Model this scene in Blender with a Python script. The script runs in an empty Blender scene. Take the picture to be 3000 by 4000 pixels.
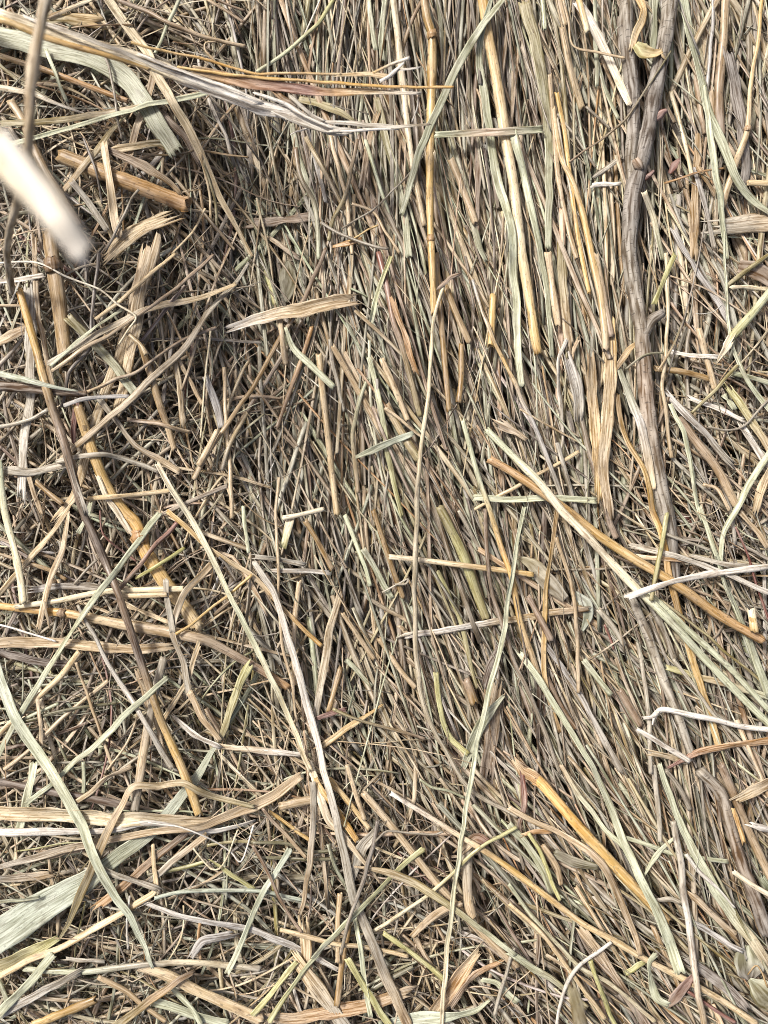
import bpy, math, random, re
import numpy as np
from mathutils import Vector

# ---------------------------------------------------------------- camera, sky, sun
D = 0.32                    # camera height above the mean hay surface (z = 0), metres
FW = 0.30                   # width of the field of view at z = 0 (3000 photo pixels)
scene = bpy.context.scene
cam_data = bpy.data.cameras.new("camera")
cam = bpy.data.objects.new("camera", cam_data)
scene.collection.objects.link(cam)
scene.camera = cam
cam.location = (0, 0, D)
cam_data.sensor_fit = 'VERTICAL'
cam_data.sensor_height = 36.0
cam_data.lens = 36.0 * D / (FW * 4 / 3)
cam_data.clip_start = 0.005
cam_data.clip_end = 50.0
cam_data.dof.use_dof = True
cam_data.dof.focus_distance = D - 0.004
cam_data.dof.aperture_fstop = 6.5

SUN_EL, SUN_AZ = math.radians(50), math.radians(-50)     # azimuth from +Y (top of picture)
world = bpy.data.worlds.new("World")
scene.world = world
world.use_nodes = True
wn = world.node_tree
sky = wn.nodes.new("ShaderNodeTexSky")
sky.sky_type = 'NISHITA'
sky.sun_disc = False
sky.sun_elevation = SUN_EL
sky.sun_rotation = SUN_AZ
sky.dust_density = 8.0
sky.air_density = 0.7
sky.ozone_density = 0.4
wn.links.new(sky.outputs[0], wn.nodes["Background"].inputs[0])
wn.nodes["Background"].inputs[1].default_value = 0.05

sun_data = bpy.data.lights.new("sun", 'SUN')
sun_data.energy = 1.5
sun_data.angle = math.radians(10)
sun_data.color = (1.0, 0.97, 0.925)
sun = bpy.data.objects.new("sun", sun_data)
scene.collection.objects.link(sun)
sd = Vector((math.sin(SUN_AZ) * math.cos(SUN_EL), math.cos(SUN_AZ) * math.cos(SUN_EL), math.sin(SUN_EL)))
sun.location = sd * 2
sun.rotation_euler = sd.to_track_quat('Z', 'Y').to_euler()

scene.view_settings.view_transform = 'Standard'
scene.view_settings.look = 'None'
scene.view_settings.gamma = 1.0
scene.view_settings.use_curve_mapping = False
scene.view_settings.exposure = 1.32
scene.cycles.filter_width = 0.9

RNG = np.random.default_rng(11)
random.seed(5)

# ---------------------------------------------------------------- colours
HEX = dict(straw='cfb98e', pale='dfd2ae', cream='ece0c2', gold='ccaa62', yel='d8aa54', dgold='987a44',
           tan='b59e78', brown='7c6346', dbrown='56422f', orange='bc9156', red='80493a', pink='c5b08c',
           grey='a7a08e', gwhite='d2cec3', mauve='877e6c', dgrey='70675e', gg='a6ab8c', pg='c2c8a8',
           bg='b2bca8', olive='958a58', yg='b7b574', dolive='67633f', violet='acaaa6', black='2c2623',
           ltan='c8b28c', rose='957e66', wht='e6e2d8')
WORD = dict(straw='straw-coloured', pale='pale straw', cream='cream', gold='golden', yel='yellow', dgold='golden-brown',
            tan='tan', brown='brown', dbrown='dark brown', orange='orange-tan', red='reddish-brown', pink='pinkish tan',
            grey='weathered grey', gwhite='greyish-white', mauve='grey-brown', dgrey='dark grey', gg='grey-green', pg='pale green',
            bg='bluish-green', olive='olive', yg='yellow-green', dolive='dark olive', violet='violet-grey', black='blackish',
            ltan='light tan', rose='rose-brown', wht='whitish')
def lin(h):
    v = np.array([int(h[i:i + 2], 16) / 255 for i in (0, 2, 4)])
    return np.where(v <= 0.04045, v / 12.92, ((v + 0.055) / 1.055) ** 2.4)
COL = {k: lin(v) for k, v in HEX.items()}

# ---------------------------------------------------------------- materials
def node(nt, kind, **kw):
    n = nt.nodes.new(kind)
    for k, v in kw.items(): setattr(n, k, v)
    return n

def hay_material(name, rough, spec, streak_u, dirt, bump, speck, su=1.6, sv=0.55, streak=1.0):
    """UV = millimetres across and along the strand; 'tint' = colour of the plant, 'seed' = per strand offset."""
    m = bpy.data.materials.new(name); m.use_nodes = True
    nt = m.node_tree; L = nt.links.new
    bsdf = nt.nodes["Principled BSDF"]
    uv = node(nt, "ShaderNodeUVMap", uv_map="uv")
    at = node(nt, "ShaderNodeAttribute", attribute_name="tint")
    sep = node(nt, "ShaderNodeSeparateXYZ"); L(uv.outputs[0], sep.inputs[0])
    sd_ = node(nt, "ShaderNodeMath", operation='MULTIPLY'); L(at.outputs["Alpha"], sd_.inputs[0]); sd_.inputs[1].default_value = 97.0
    def coord(su, sv):
        a = node(nt, "ShaderNodeMath", operation='MULTIPLY'); L(sep.outputs[0], a.inputs[0]); a.inputs[1].default_value = su
        b = node(nt, "ShaderNodeMath", operation='MULTIPLY'); L(sep.outputs[1], b.inputs[0]); b.inputs[1].default_value = sv
        c = node(nt, "ShaderNodeCombineXYZ"); L(a.outputs[0], c.inputs[0]); L(b.outputs[0], c.inputs[1]); L(sd_.outputs[0], c.inputs[2])
        return c.outputs[0]
    def noise(su, sv, detail):
        n = node(nt, "ShaderNodeTexNoise"); L(coord(su, sv), n.inputs["Vector"])
        n.inputs["Scale"].default_value = 1.0; n.inputs["Detail"].default_value = detail
        return n.outputs["Fac"]
    def ramp(x, a, b, lo, hi):
        r = node(nt, "ShaderNodeMapRange"); L(x, r.inputs[0])
        for i, v in enumerate((a, b, lo, hi)): r.inputs[i + 1].default_value = v
        return r.outputs[0]
    def mix(f, a, b, blend='MIX'):
        x = node(nt, "ShaderNodeMix", data_type='RGBA', blend_type=blend)
        if isinstance(f, float): x.inputs[0].default_value = f
        else: L(f, x.inputs[0])
        for i, c in ((6, a), (7, b)):
            if isinstance(c, tuple): x.inputs[i].default_value = c
            else: L(c, x.inputs[i])
        return x.outputs[2]
    fibre = noise(streak_u, 0.10, 3.0)
    blot = noise(0.22, 0.07, 2.0)
    spot = noise(su, sv, 2.0)
    mould = noise(0.35, 0.13, 3.0)
    c = at.outputs["Color"]
    c = mix(ramp(blot, 0.5, 0.75, 0.0, 0.5), c, mix(0.55, c, (0.36, 0.31, 0.27, 1)))         # greyed lengths
    c = mix(ramp(fibre, 0.36, 0.62, 0.0, 1.0), mix(streak, c, mix(1.0, c, (0.50, 0.45, 0.40, 1), 'MULTIPLY')), mix(0.26 * streak, c, (0.88, 0.85, 0.78, 1)))
    c = mix(ramp(mould, 0.58, 0.70, 0.0, dirt), c, mix(1.0, c, (0.34, 0.27, 0.22, 1), 'MULTIPLY'))
    c = mix(ramp(spot, 0.60, 0.67, 0.0, speck), c, (0.05, 0.04, 0.035, 1))
    L(c, bsdf.inputs["Base Color"])
    L(ramp(blot, 0.3, 0.8, rough - 0.1, rough + 0.15), bsdf.inputs["Roughness"])
    bsdf.inputs["Specular IOR Level"].default_value = spec
    bm = node(nt, "ShaderNodeBump"); bm.inputs["Strength"].default_value = bump; bm.inputs["Distance"].default_value = 0.00025
    L(fibre, bm.inputs["Height"]); L(bm.outputs[0], bsdf.inputs["Normal"])
    return m

MAT = {
    't': hay_material("straw_skin", 0.42, 0.5, 1.6, 0.60, 0.35, 0.5, streak=0.65),
    'b': hay_material("grass_skin", 0.48, 0.45, 1.9, 0.50, 0.6, 0.35, streak=0.8),
    'x': hay_material("weathered_strip", 0.66, 0.3, 1.9, 0.5, 0.9, 0.40),
    'w': hay_material("bark", 0.8, 0.25, 0.9, 0.5, 1.0, 0.6, 0.45, 1.3),
    'l': hay_material("withered_leaf", 0.75, 0.25, 0.5, 0.5, 0.4, 0.25),
    'h': hay_material("loose_hay", 0.55, 0.4, 1.5, 0.45, 0.4, 0.25),
}
MAT['n'] = MAT['t']; MAT['f'] = MAT['b']

# ---------------------------------------------------------------- hay surface
def unproj(px, py, z):
    k = FW / 3000.0 * (D - z) / D
    return (px - 1500.0) * k, -(py - 2000.0) * k

def vnoise(x, y, seed):
    """smooth value noise, unit cells"""
    r = np.random.default_rng(seed).random((64, 64))
    xi, yi = np.floor(x).astype(int), np.floor(y).astype(int)
    fx, fy = x - xi, y - yi
    fx, fy = fx * fx * (3 - 2 * fx), fy * fy * (3 - 2 * fy)
    g = lambda a, b: r[a % 64, b % 64]
    return (g(xi, yi) * (1 - fx) + g(xi + 1, yi) * fx) * (1 - fy) + (g(xi, yi + 1) * (1 - fx) + g(xi + 1, yi + 1) * fx) * fy

BUMPS = [(1030, 700, 230, 430, -17), (1060, 1250, 230, 350, -16), (1280, 1800, 300, 380, -14), (1600, 2500, 380, 430, -17),
         (1900, 2980, 280, 240, -9), (1700, 450, 600, 650, -10), (2350, 2600, 350, 500, -6), (250, 1150, 430, 900, 9),
         (450, 3350, 700, 600, 11), (2750, 2200, 300, 600, 5), (2650, 3600, 500, 400, 3), (1300, 3560, 260, 220, -6), (2750, 300, 250, 500, -4)]
def hfield(X, Y):
    px, py = X / FW * 3000 + 1500, 2000 - Y / FW * 3000
    h = np.zeros_like(px, dtype=float)
    for bx, by, sx, sy, a in BUMPS:
        h += a * np.exp(-((px - bx) / sx) ** 2 - ((py - by) / sy) ** 2)
    h += 5.0 * (vnoise(px / 420 + 20, py / 420 + 20, 3) - 0.5) + 4.0 * (vnoise(px / 170 + 40, py / 230 + 40, 4) - 0.5)
    return h * 0.001

# ---------------------------------------------------------------- mesh of one strand
def make_mesh(name, V, F, UV, TINT, mat):
    me = bpy.data.meshes.new(name)
    me.from_pydata([tuple(v) for v in V], [], F)
    idx = np.empty(len(me.loops), dtype=np.int32); me.loops.foreach_get("vertex_index", idx)
    me.uv_layers.new(name="uv").data.foreach_set("uv", np.asarray(UV, dtype=np.float32)[idx].ravel())
    ca = me.color_attributes.new("tint", 'FLOAT_COLOR', 'POINT')
    ca.data.foreach_set("color", np.asarray(TINT, dtype=np.float32).ravel())
    me.polygons.foreach_set("use_smooth", np.ones(len(me.polygons), dtype=bool))
    me.materials.append(mat)
    me.update()
    return me

def catmull(P, step):
    P = np.asarray(P, float)
    if len(P) == 2:
        n = max(3, int(np.hypot(*(P[1] - P[0])) / step) + 1)
        return P[0] + (P[1] - P[0]) * np.linspace(0, 1, n)[:, None]
    Q = np.vstack([2 * P[0] - P[1], P, 2 * P[-1] - P[-2]])
    out = []
    for i in range(1, len(Q) - 2):
        p0, p1, p2, p3 = Q[i - 1:i + 3]
        n = max(2, int(np.linalg.norm(p2 - p1) / step))
        # shorten tangents at sharp kinks so that the strand stays bent, not looped
        d = np.linalg.norm(p2 - p1)
        m1 = (p2 - p0) * min(0.5, 0.9 * d / (np.linalg.norm(p2 - p0) + 1e-9)); m2 = (p3 - p1) * min(0.5, 0.9 * d / (np.linalg.norm(p3 - p1) + 1e-9))
        t = np.linspace(0, 1, n, endpoint=False)[:, None]
        out.append((2 * t**3 - 3 * t**2 + 1) * p1 + (t**3 - 2 * t**2 + t) * m1 + (-2 * t**3 + 3 * t**2) * p2 + (t**3 - t**2) * m2)
    out.append(P[-1:])
    return np.vstack(out)

def frames(C, twist):
    T = np.gradient(C, axis=0); T /= np.linalg.norm(T, axis=1)[:, None] + 1e-12
    up = np.array([0, 0, 1.0])
    N = up - T * (T @ up)[:, None]
    N /= np.linalg.norm(N, axis=1)[:, None] + 1e-12
    B = np.cross(N, T)
    c, s = np.cos(twist)[:, None], np.sin(twist)[:, None]
    return T, N * c + B * s, B * c - N * s

def wob(n, k, rng):
    """smooth random curve, n samples, about k lobes, unit amplitude"""
    ctrl = rng.normal(0, 1, max(3, k + 2))
    return np.interp(np.linspace(0, len(ctrl) - 1, n), np.arange(len(ctrl)), ctrl)

def sweep(C, W, kind, tint, rng, seed):
    """C (n,3) centre line, W (n,) widths in m, tint (n,3). Returns V, F, UV, TINT."""
    n = len(C)
    S = np.concatenate([[0], np.cumsum(np.linalg.norm(np.diff(C, axis=0), axis=1))])
    wmax = W.max(); wmm = wmax * 1000
    if kind in 'tnw':
        K = 10 if kind == 't' else (14 if kind == 'w' else 7)
        T, N, B = frames(C, np.full(n, rng.uniform(0, 6.28)))
        a = np.linspace(0, 2 * math.pi, K, endpoint=False)
        r = W / 2
        flat = 1.0 if kind == 'w' else rng.uniform(0.5, 0.9)
        if kind == 'w': jit = 1 + 0.055 * np.stack([wob(n, max(3, n // 3), rng) for _ in range(K)], 1) + 0.015 * rng.normal(0, 1, (n, K))
        else: jit = 1 + 0.02 * rng.normal(0, 1, (n, K))
        jit *= (1 + 0.05 * wob(n, max(3, n // 5), rng))[:, None]
        if kind == 't' and rng.random() < 0.45:                       # a dent or a split groove along the stalk
            g = rng.integers(K); jit[:, g] *= 0.72
        T0, N0, B0 = frames(C, np.zeros(n))
        V = C[:, None, :] + r[:, None, None] * jit[:, :, None] * (np.cos(a)[None, :, None] * B0[:, None, :] + flat * np.sin(a)[None, :, None] * N0[:, None, :])
        endj = rng.uniform(-0.35, 0.35, (2, K)) * wmax
        V[0] += T[0] * endj[0][:, None] * (0.8 if kind == 't' else 0.4)
        V[-1] += T[-1] * endj[1][:, None] * (0.8 if kind == 't' else 0.4)
        rings = [V[i] for i in range(n)]
        vv = [S[i] for i in range(n)]
        # hollow ends: rim, then a wall going in
        if kind != 'w':
            for e, sg in ((0, 1), (-1, -1)):
                rim = C[e] + (V[e] - C[e]) * 0.72
                deep = rim + T[e] * sg * wmax * 1.6
                if e == 0: rings = [deep, rim] + rings; vv = [vv[0], vv[0]] + vv
                else: rings = rings + [rim, deep]; vv = vv + [vv[-1], vv[-1]]
        R = np.array(rings); nr = len(R)
        Vf = R.reshape(-1, 3)
        F = []
        for i in range(nr - 1):
            for k in range(K):
                k2 = (k + 1) % K
                F.append((i * K + k, i * K + k2, (i + 1) * K + k2, (i + 1) * K + k))
        F.append(tuple(range(K - 1, -1, -1))); F.append(tuple((nr - 1) * K + k for k in range(K)))
        u = np.abs(np.linspace(-1, 1, K)) * wmm * 1.4
        UV = np.stack([np.tile(u, nr), np.repeat(np.array(vv) * 1000, K)], 1)
        ti = np.interp(np.array(vv), S, np.arange(n))
        tt = np.stack([np.interp(ti, np.arange(n), tint[:, c]) for c in range(3)], 1)
        TI = np.repeat(tt, K, axis=0)
    else:
        m = int(np.clip(round(wmm / 0.55), 3, 15))
        if m % 2 == 0: m += 1
        tw = wob(n, max(2, int(S[-1] / 0.03)), rng) * (0.22 if kind == 'f' else 0.30) * min(1, 0.004 / wmax)
        if kind == 'l': tw *= 0.5
        T, N, B = frames(C, tw)
        x = np.linspace(-1, 1, m)
        fold = {'f': rng.uniform(0.45, 0.8), 'b': rng.uniform(-0.2, 0.35), 'x': rng.uniform(-0.3, 0.45), 'l': 0.15}[kind]
        if fold > 0 or kind == 'f': prof = fold * np.abs(x) if kind in 'fl' else fold * x * x
        else: prof = fold * x * x
        prof = np.tile(prof, (n, 1)) * (1 + 0.4 * wob(n, max(2, n // 8), rng))[:, None]
        rib = np.where(np.arange(m) % 2 == 0, 0.0, 1.0) * (0.00010 if kind != 'x' else 0.00018)
        rough = rng.normal(0, 1, (n, m)) * (0.00003 if kind in 'bf' else 0.00005)
        half = W / 2
        H = prof * half[:, None] * 0.9 + rib[None] + rough
        edge = 1 + 0.06 * np.stack([wob(n, max(3, n // 4), rng), wob(n, max(3, n // 4), rng)], 1) * (1.8 if kind == 'x' else 0.7)
        xs = np.tile(x, (n, 1)); xs[:, 0] *= edge[:, 0]; xs[:, -1] *= edge[:, 1]
        top = C[:, None, :] + (xs * half[:, None])[:, :, None] * B[:, None, :] + H[:, :, None] * N[:, None, :]
        th = np.clip(0.07 * wmax, 0.00012, 0.00045)
        # torn ends: every column of fibres ends somewhere else
        amp = {'x': 1.5, 'b': 0.35, 'f': 0.4, 'l': 0.05}[kind] * wmax
        for e, sg in ((0, -1), (-1, 1)):
            top[e] += T[e] * (sg * rng.uniform(-0.2, 1, m) * amp * min(1, W[e] / wmax + .1))[:, None]
        bot = top - N[:, None, :] * (th * (1 - 0.75 * np.abs(x) ** 3))[None, :, None]
        Vf = np.concatenate([top.reshape(-1, 3), bot.reshape(-1, 3)])
        F = []; o = n * m
        for i in range(n - 1):
            for k in range(m - 1):
                p = i * m + k
                F.append((p, p + 1, p + m + 1, p + m))
                F.append((o + p, o + p + m, o + p + m + 1, o + p + 1))
            p = i * m
            F.append((p, p + m, o + p + m, o + p)); p = i * m + m - 1
            F.append((p, o + p, o + p + m, p + m))
        for k in range(m - 1):
            F.append((k, o + k, o + k + 1, k + 1)); p = (n - 1) * m + k
            F.append((p, p + 1, o + p + 1, o + p))
        UV = np.stack([np.tile((x + 1) / 2 * wmm, n), np.repeat(S * 1000, m)], 1)
        if kind in 'bf':                                        # pale midrib / edges: the plant's own colour
            pass
        UV = np.concatenate([UV, UV])
        TI = np.repeat(tint, m, axis=0); TI = np.concatenate([TI, TI])
    A = np.full((len(Vf), 1), seed)
    return Vf, F, UV, np.concatenate([TI, A], 1)

# ---------------------------------------------------------------- setting: the ground under the hay
gm = bpy.data.materials.new("dark_soil"); gm.use_nodes = True
_nt = gm.node_tree
_n = node(_nt, "ShaderNodeTexNoise"); _n.inputs["Scale"].default_value = 90; _n.inputs["Detail"].default_value = 6
_r = node(_nt, "ShaderNodeValToRGB"); _r.color_ramp.elements[0].color = (0.03, 0.022, 0.016, 1); _r.color_ramp.elements[1].color = (0.10, 0.075, 0.05, 1)
_nt.links.new(_n.outputs["Fac"], _r.inputs[0]); _nt.links.new(_r.outputs[0], _nt.nodes["Principled BSDF"].inputs["Base Color"])
_nt.nodes["Principled BSDF"].inputs["Roughness"].default_value = 0.95
gx = np.sign(np.linspace(-1, 1, 46)) * np.abs(np.linspace(-1, 1, 46)) ** 3 * 6; gy = np.sign(np.linspace(-1, 1, 56)) * np.abs(np.linspace(-1, 1, 56)) ** 3 * 6
GX, GY = np.meshgrid(gx, gy)
GZ = -0.105 + 0.004 * (vnoise(GX * 60 + 90, GY * 60 + 90, 8) - 0.5)
gf = [(j * 46 + i, j * 46 + i + 1, (j + 1) * 46 + i + 1, (j + 1) * 46 + i) for j in range(55) for i in range(45)]
gme = bpy.data.meshes.new("ground"); gme.from_pydata(list(zip(GX.ravel(), GY.ravel(), GZ.ravel())), [], gf); gme.materials.append(gm)
go = bpy.data.objects.new("ground", gme); scene.collection.objects.link(go); go["kind"] = "structure"

# ---------------------------------------------------------------- loose hay: everything too small to pick out singly
FLOW = """1300,200,88,9,v 2000,300,83,10,v 2700,300,84,20,v 1600,800,83,11,v 1150,650,80,18,v 2300,900,83,9,v 2800,900,75,28,v
400,300,30,60,m 700,750,60,55,m 150,700,60,55,m 300,1300,80,45,m 700,1500,115,42,m 1200,1300,78,18,v 1600,1500,70,14,v 2000,1500,72,16,v
2400,1400,80,12,v 2800,1500,65,35,m 300,2000,80,45,m 750,2000,70,48,m 1250,1950,78,22,v 1700,2150,70,15,v 2200,2300,74,16,v
2700,2150,42,40,m 300,2600,140,60,g 750,2700,60,55,g 1250,2650,75,28,v 1700,2700,70,15,v 2200,2700,68,14,v 2750,2750,60,25,v
300,3150,5,50,g 800,3250,30,60,g 1300,3250,62,42,m 1800,3300,55,30,m 2300,3300,56,16,v 2800,3300,62,16,v 300,3700,0,50,g 850,3700,20,55,g
1350,3800,60,48,m 1850,3750,60,38,m 2400,3700,50,16,v 2800,3800,48,20,v"""
fl = [f.split(',') for f in FLOW.split()]
FP = np.array([[float(a) for a in f[:4]] for f in fl]); FM = [f[4] for f in fl]
MIX = {'v': dict(tan=16, ltan=12, grey=13, mauve=10, gg=19, straw=8, brown=7, olive=5, rose=2, dgold=5, pg=5, dbrown=3, pale=4, orange=1.5, gwhite=2),
       'm': dict(tan=20, ltan=16, straw=13, grey=13, brown=8, gg=8, pale=8, mauve=6, dgold=4, gwhite=4, pg=4, dbrown=3, red=1.5, pink=5, orange=2),
       'g': dict(tan=16, ltan=14, straw=11, grey=12, gg=14, pg=12, olive=6, brown=7, pale=9, gwhite=4, mauve=4, orange=2, yg=3, dbrown=3, pink=4, red=1)}
PAL = list(HEX)
MIXM = {k: np.array([v.get(c, 0) for c in PAL], float) / sum(v.values()) for k, v in MIX.items()}
CARR = np.array([COL[c] for c in PAL])

def fill(count, depth_lo, depth_hi, wlo, whi, llo, lhi, rng, n=9, K=6, ext=1.42, spread=1.0, curl=1.0, bri=(0.42, 1.0)):
    px = rng.uniform(1500 - 1500 * ext, 1500 + 1500 * ext, count); py = rng.uniform(2000 - 2000 * (1 + (ext - 1) * .75), 2000 + 2000 * (1 + (ext - 1) * .75), count)
    d2 = ((px[:, None] - FP[None, :, 0]) ** 2 + (py[:, None] - FP[None, :, 1]) ** 2) + 150 ** 2
    w = d2 ** -2.0; w /= w.sum(1, keepdims=True)
    a2 = np.radians(FP[:, 2]) * 2
    th = 0.5 * np.arctan2(w @ np.sin(a2), w @ np.cos(a2)); sp = np.radians(w @ FP[:, 3]) * spread
    th0 = th; spread_v = 0.6
    th = th + rng.normal(0, 1, count) * sp
    near = w.argmax(1)
    probs = np.array([MIXM[FM[i]] for i in near])
    ci = (probs.cumsum(1) > rng.random((count, 1))).argmax(1)
    tint = CARR[ci] * rng.uniform(bri[0], bri[1], (count, 1)) * (1 + rng.normal(0, 0.04, (count, 3)))
    L = np.exp(rng.uniform(np.log(llo), np.log(lhi), count)) * 1e-4
    Wd = np.exp(rng.uniform(np.log(wlo), np.log(whi), count)) * 1e-4
    isv = w @ np.array([m_ == 'v' for m_ in FM])                       # combed, upright regions: coarser and straighter
    Wd = Wd * (0.9 + 0.25 * isv); L = L * (0.8 + 0.8 * isv); curl = curl * (1.0 - 0.75 * isv)
    th = th - (1 - spread_v) * isv * (th - th0) + isv * 0.45 * (vnoise(px / 140 + 60, py / 420 + 60, 21) - 0.5)
    kap = rng.normal(0, 0.22, count) * curl
    kink = np.where(rng.random(count) < 0.05, rng.normal(0, 0.6, count), 0) * (1 - isv)
    s = np.linspace(-0.5, 0.5, n)
    kp = rng.integers(2, n - 2, count)
    ang = th[:, None] + kap[:, None] * s[None] * 2 + 0.05 * np.broadcast_to(np.atleast_1d(curl), (count,))[:, None] * np.sin(s[None] * rng.uniform(4, 14, (count, 1)) + rng.uniform(0, 6.3, (count, 1))) + kink[:, None] * (np.arange(n)[None] > kp[:, None])
    dx = np.cos(ang) * (L / (n - 1))[:, None]; dy = -np.sin(ang) * (L / (n - 1))[:, None]
    X = np.cumsum(dx, 1); Y = np.cumsum(dy, 1); X -= X.mean(1, keepdims=True); Y -= Y.mean(1, keepdims=True)
    dep = rng.uniform(depth_lo, depth_hi, count) * 1e-3 + np.clip(isv, 0.3, 1) * 0.007 * np.clip(vnoise(px / 75 + 80, py / 520 + 80, 22) - 0.45, 0, 1) * (depth_hi > 3)
    k = (D + 0.004) / D
    X += ((px - 1500) * 1e-4 * k)[:, None]; Y += (-(py - 2000) * 1e-4 * k)[:, None]
    H = hfield(X, Y)
    H = 0.6 * H + 0.4 * H.mean(1, keepdims=True)
    tilt = rng.normal(0, 0.05, count)
    Z = H - dep[:, None] - Wd[:, None] * 0.5 + (s[None] * L[:, None]) * tilt[:, None]
    # arched: ends dive into the mass
    Z -= (np.abs(s)[None] * 2) ** 2 * rng.uniform(0, 0.004, (count, 1)) * np.minimum(1, L / 0.04)[:, None]
    C = np.stack([X, Y, Z], 2)
    T = np.gradient(C, axis=1); T /= np.linalg.norm(T, axis=2, keepdims=True) + 1e-12
    up = np.array([0, 0, 1.0]); N = up - T * T[:, :, 2:3]; N /= np.linalg.norm(N, axis=2, keepdims=True)
    B = np.cross(N, T)
    flat = np.where(rng.random(count) < 0.45, rng.uniform(0.65, 1, count), rng.uniform(0.10, 0.3, count))
    roll = np.where(flat < 0.5, rng.normal(0, 0.5, count), 0)
    roll = roll[:, None] + np.where(flat < 0.5, rng.normal(0, 0.5, count), 0)[:, None] * s[None]
    a = np.linspace(0, 2 * math.pi, K, endpoint=False)
    taper = np.where(rng.random(count) < 0.35, rng.uniform(0.2, 0.6, count), 1.0)
    prof = 1 + (taper - 1)[:, None] * np.clip((s[None] + 0.5), 0, 1) ** 2
    prof = prof * (1 + 0.08 * rng.normal(0, 1, (count, n)))
    cx = np.cos(a)[None, None] * (Wd[:, None] * prof / 2)[:, :, None]
    cz = np.sin(a)[None, None] * (Wd[:, None] * prof / 2 * flat[:, None])[:, :, None]
    cr, sr = np.cos(roll)[:, :, None], np.sin(roll)[:, :, None]
    ox, oz = cx * cr - cz * sr, cx * sr + cz * cr
    V = C[:, :, None, :] + ox[..., None] * B[:, :, None, :] + oz[..., None] * N[:, :, None, :]
    V[:, 0] += T[:, 0][:, None, :] * (rng.uniform(-0.5, 0.5, (count, K)) * Wd[:, None])[..., None]
    V[:, -1] += T[:, -1][:, None, :] * (rng.uniform(-0.5, 0.5, (count, K)) * Wd[:, None])[..., None]
    u = np.abs(np.linspace(-1, 1, K))[None, None] * (Wd * 1000 * 1.4)[:, None, None] * np.ones((1, n, 1))
    v = ((s + 0.5)[None] * L[:, None] * 1000)[:, :, None] * np.ones((1, 1, K))
    UV = np.stack([u, v], 3).reshape(-1, 2)
    # strands change colour along their length
    t2 = CARR[(probs.cumsum(1) > rng.random((count, 1))).argmax(1)]
    bl = (rng.uniform(0, 0.5, count)[:, None] * (s[None] + 0.5))[..., None]
    tn = tint[:, None] * (1 - bl) + t2[:, None] * 0.66 * bl
    TI = np.concatenate([np.repeat(tn[:, :, None, :], K, 2), np.broadcast_to(rng.random(count)[:, None, None, None], (count, n, K, 1))], 3).reshape(-1, 4)
    q = np.array([(i * K + k_, i * K + (k_ + 1) % K, (i + 1) * K + (k_ + 1) % K, (i + 1) * K + k_) for i in range(n - 1) for k_ in range(K)] +
                 [(3, 2, 1, 0), (5, 4, 3, 0), ((n - 1) * K, (n - 1) * K + 1, (n - 1) * K + 2, (n - 1) * K + 3), ((n - 1) * K, (n - 1) * K + 3, (n - 1) * K + 4, (n - 1) * K + 5)])
    Fq = (q[None] + (np.arange(count) * n * K)[:, None, None]).reshape(-1, 4)
    return V.reshape(-1, 3), Fq, UV, TI

def stuff(name, chunks, label, cat):
    off = 0; Vs, Fs, Us, Ts = [], [], [], []
    for V, F, U, T in chunks:
        Vs.append(V); Fs.append(F + off); Us.append(U); Ts.append(T); off += len(V)
    V, F, U, T = map(np.concatenate, (Vs, Fs, Us, Ts))
    me = bpy.data.meshes.new(name)
    me.vertices.add(len(V)); me.vertices.foreach_set("co", V.astype(np.float32).ravel())
    me.loops.add(F.size); me.loops.foreach_set("vertex_index", F.astype(np.int32).ravel())
    me.polygons.add(len(F)); me.polygons.foreach_set("loop_start", np.arange(0, F.size, 4, dtype=np.int32))
    me.polygons.foreach_set("loop_total", np.full(len(F), 4, dtype=np.int32))
    me.polygons.foreach_set("use_smooth", np.ones(len(F), dtype=bool))
    me.update(calc_edges=True)
    me.uv_layers.new(name="uv").data.foreach_set("uv", U[F.ravel()].astype(np.float32).ravel())
    me.color_attributes.new("tint", 'FLOAT_COLOR', 'POINT').data.foreach_set("color", T.astype(np.float32).ravel())
    me.materials.append(MAT['h'])
    o = bpy.data.objects.new(name, me); scene.collection.objects.link(o)
    o["kind"] = "stuff"; o["label"] = label; o["category"] = cat
    return o

stuff("loose_hay", [
    fill(2600, 26, 62, 14, 30, 700, 1800, RNG, n=6),
    fill(3400, 11, 32, 9, 22, 500, 1500, RNG, n=8),
    fill(3100, 3, 18, 8, 23, 350, 1300, RNG, n=11, bri=(0.4, 1.05)),
    fill(1900, 0.5, 6, 7, 19, 300, 1200, RNG, n=11, bri=(0.45, 1.1)),
    fill(1200, -0.5, 4, 10, 24, 300, 1100, RNG, n=12, bri=(0.6, 1.15)),
    fill(1300, -1.5, 2, 4, 11, 250, 1000, RNG, n=12, spread=1.25, curl=1.7, bri=(0.6, 1.2)),
], "packed mass of fine tan, grey and green hay behind the larger strands", "hay")
stuff("hay_chaff", [
    fill(1900, -2.5, 6, 2, 4.5, 60, 420, RNG, n=9, spread=2.5, curl=4.0, bri=(0.5, 1.15)),
    fill(2400, -1.5, 9, 4, 11, 14, 80, RNG, n=5, spread=2.5),
], "tiny broken chaff and hair-thin fibres scattered through the hay", "chaff")

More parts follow.
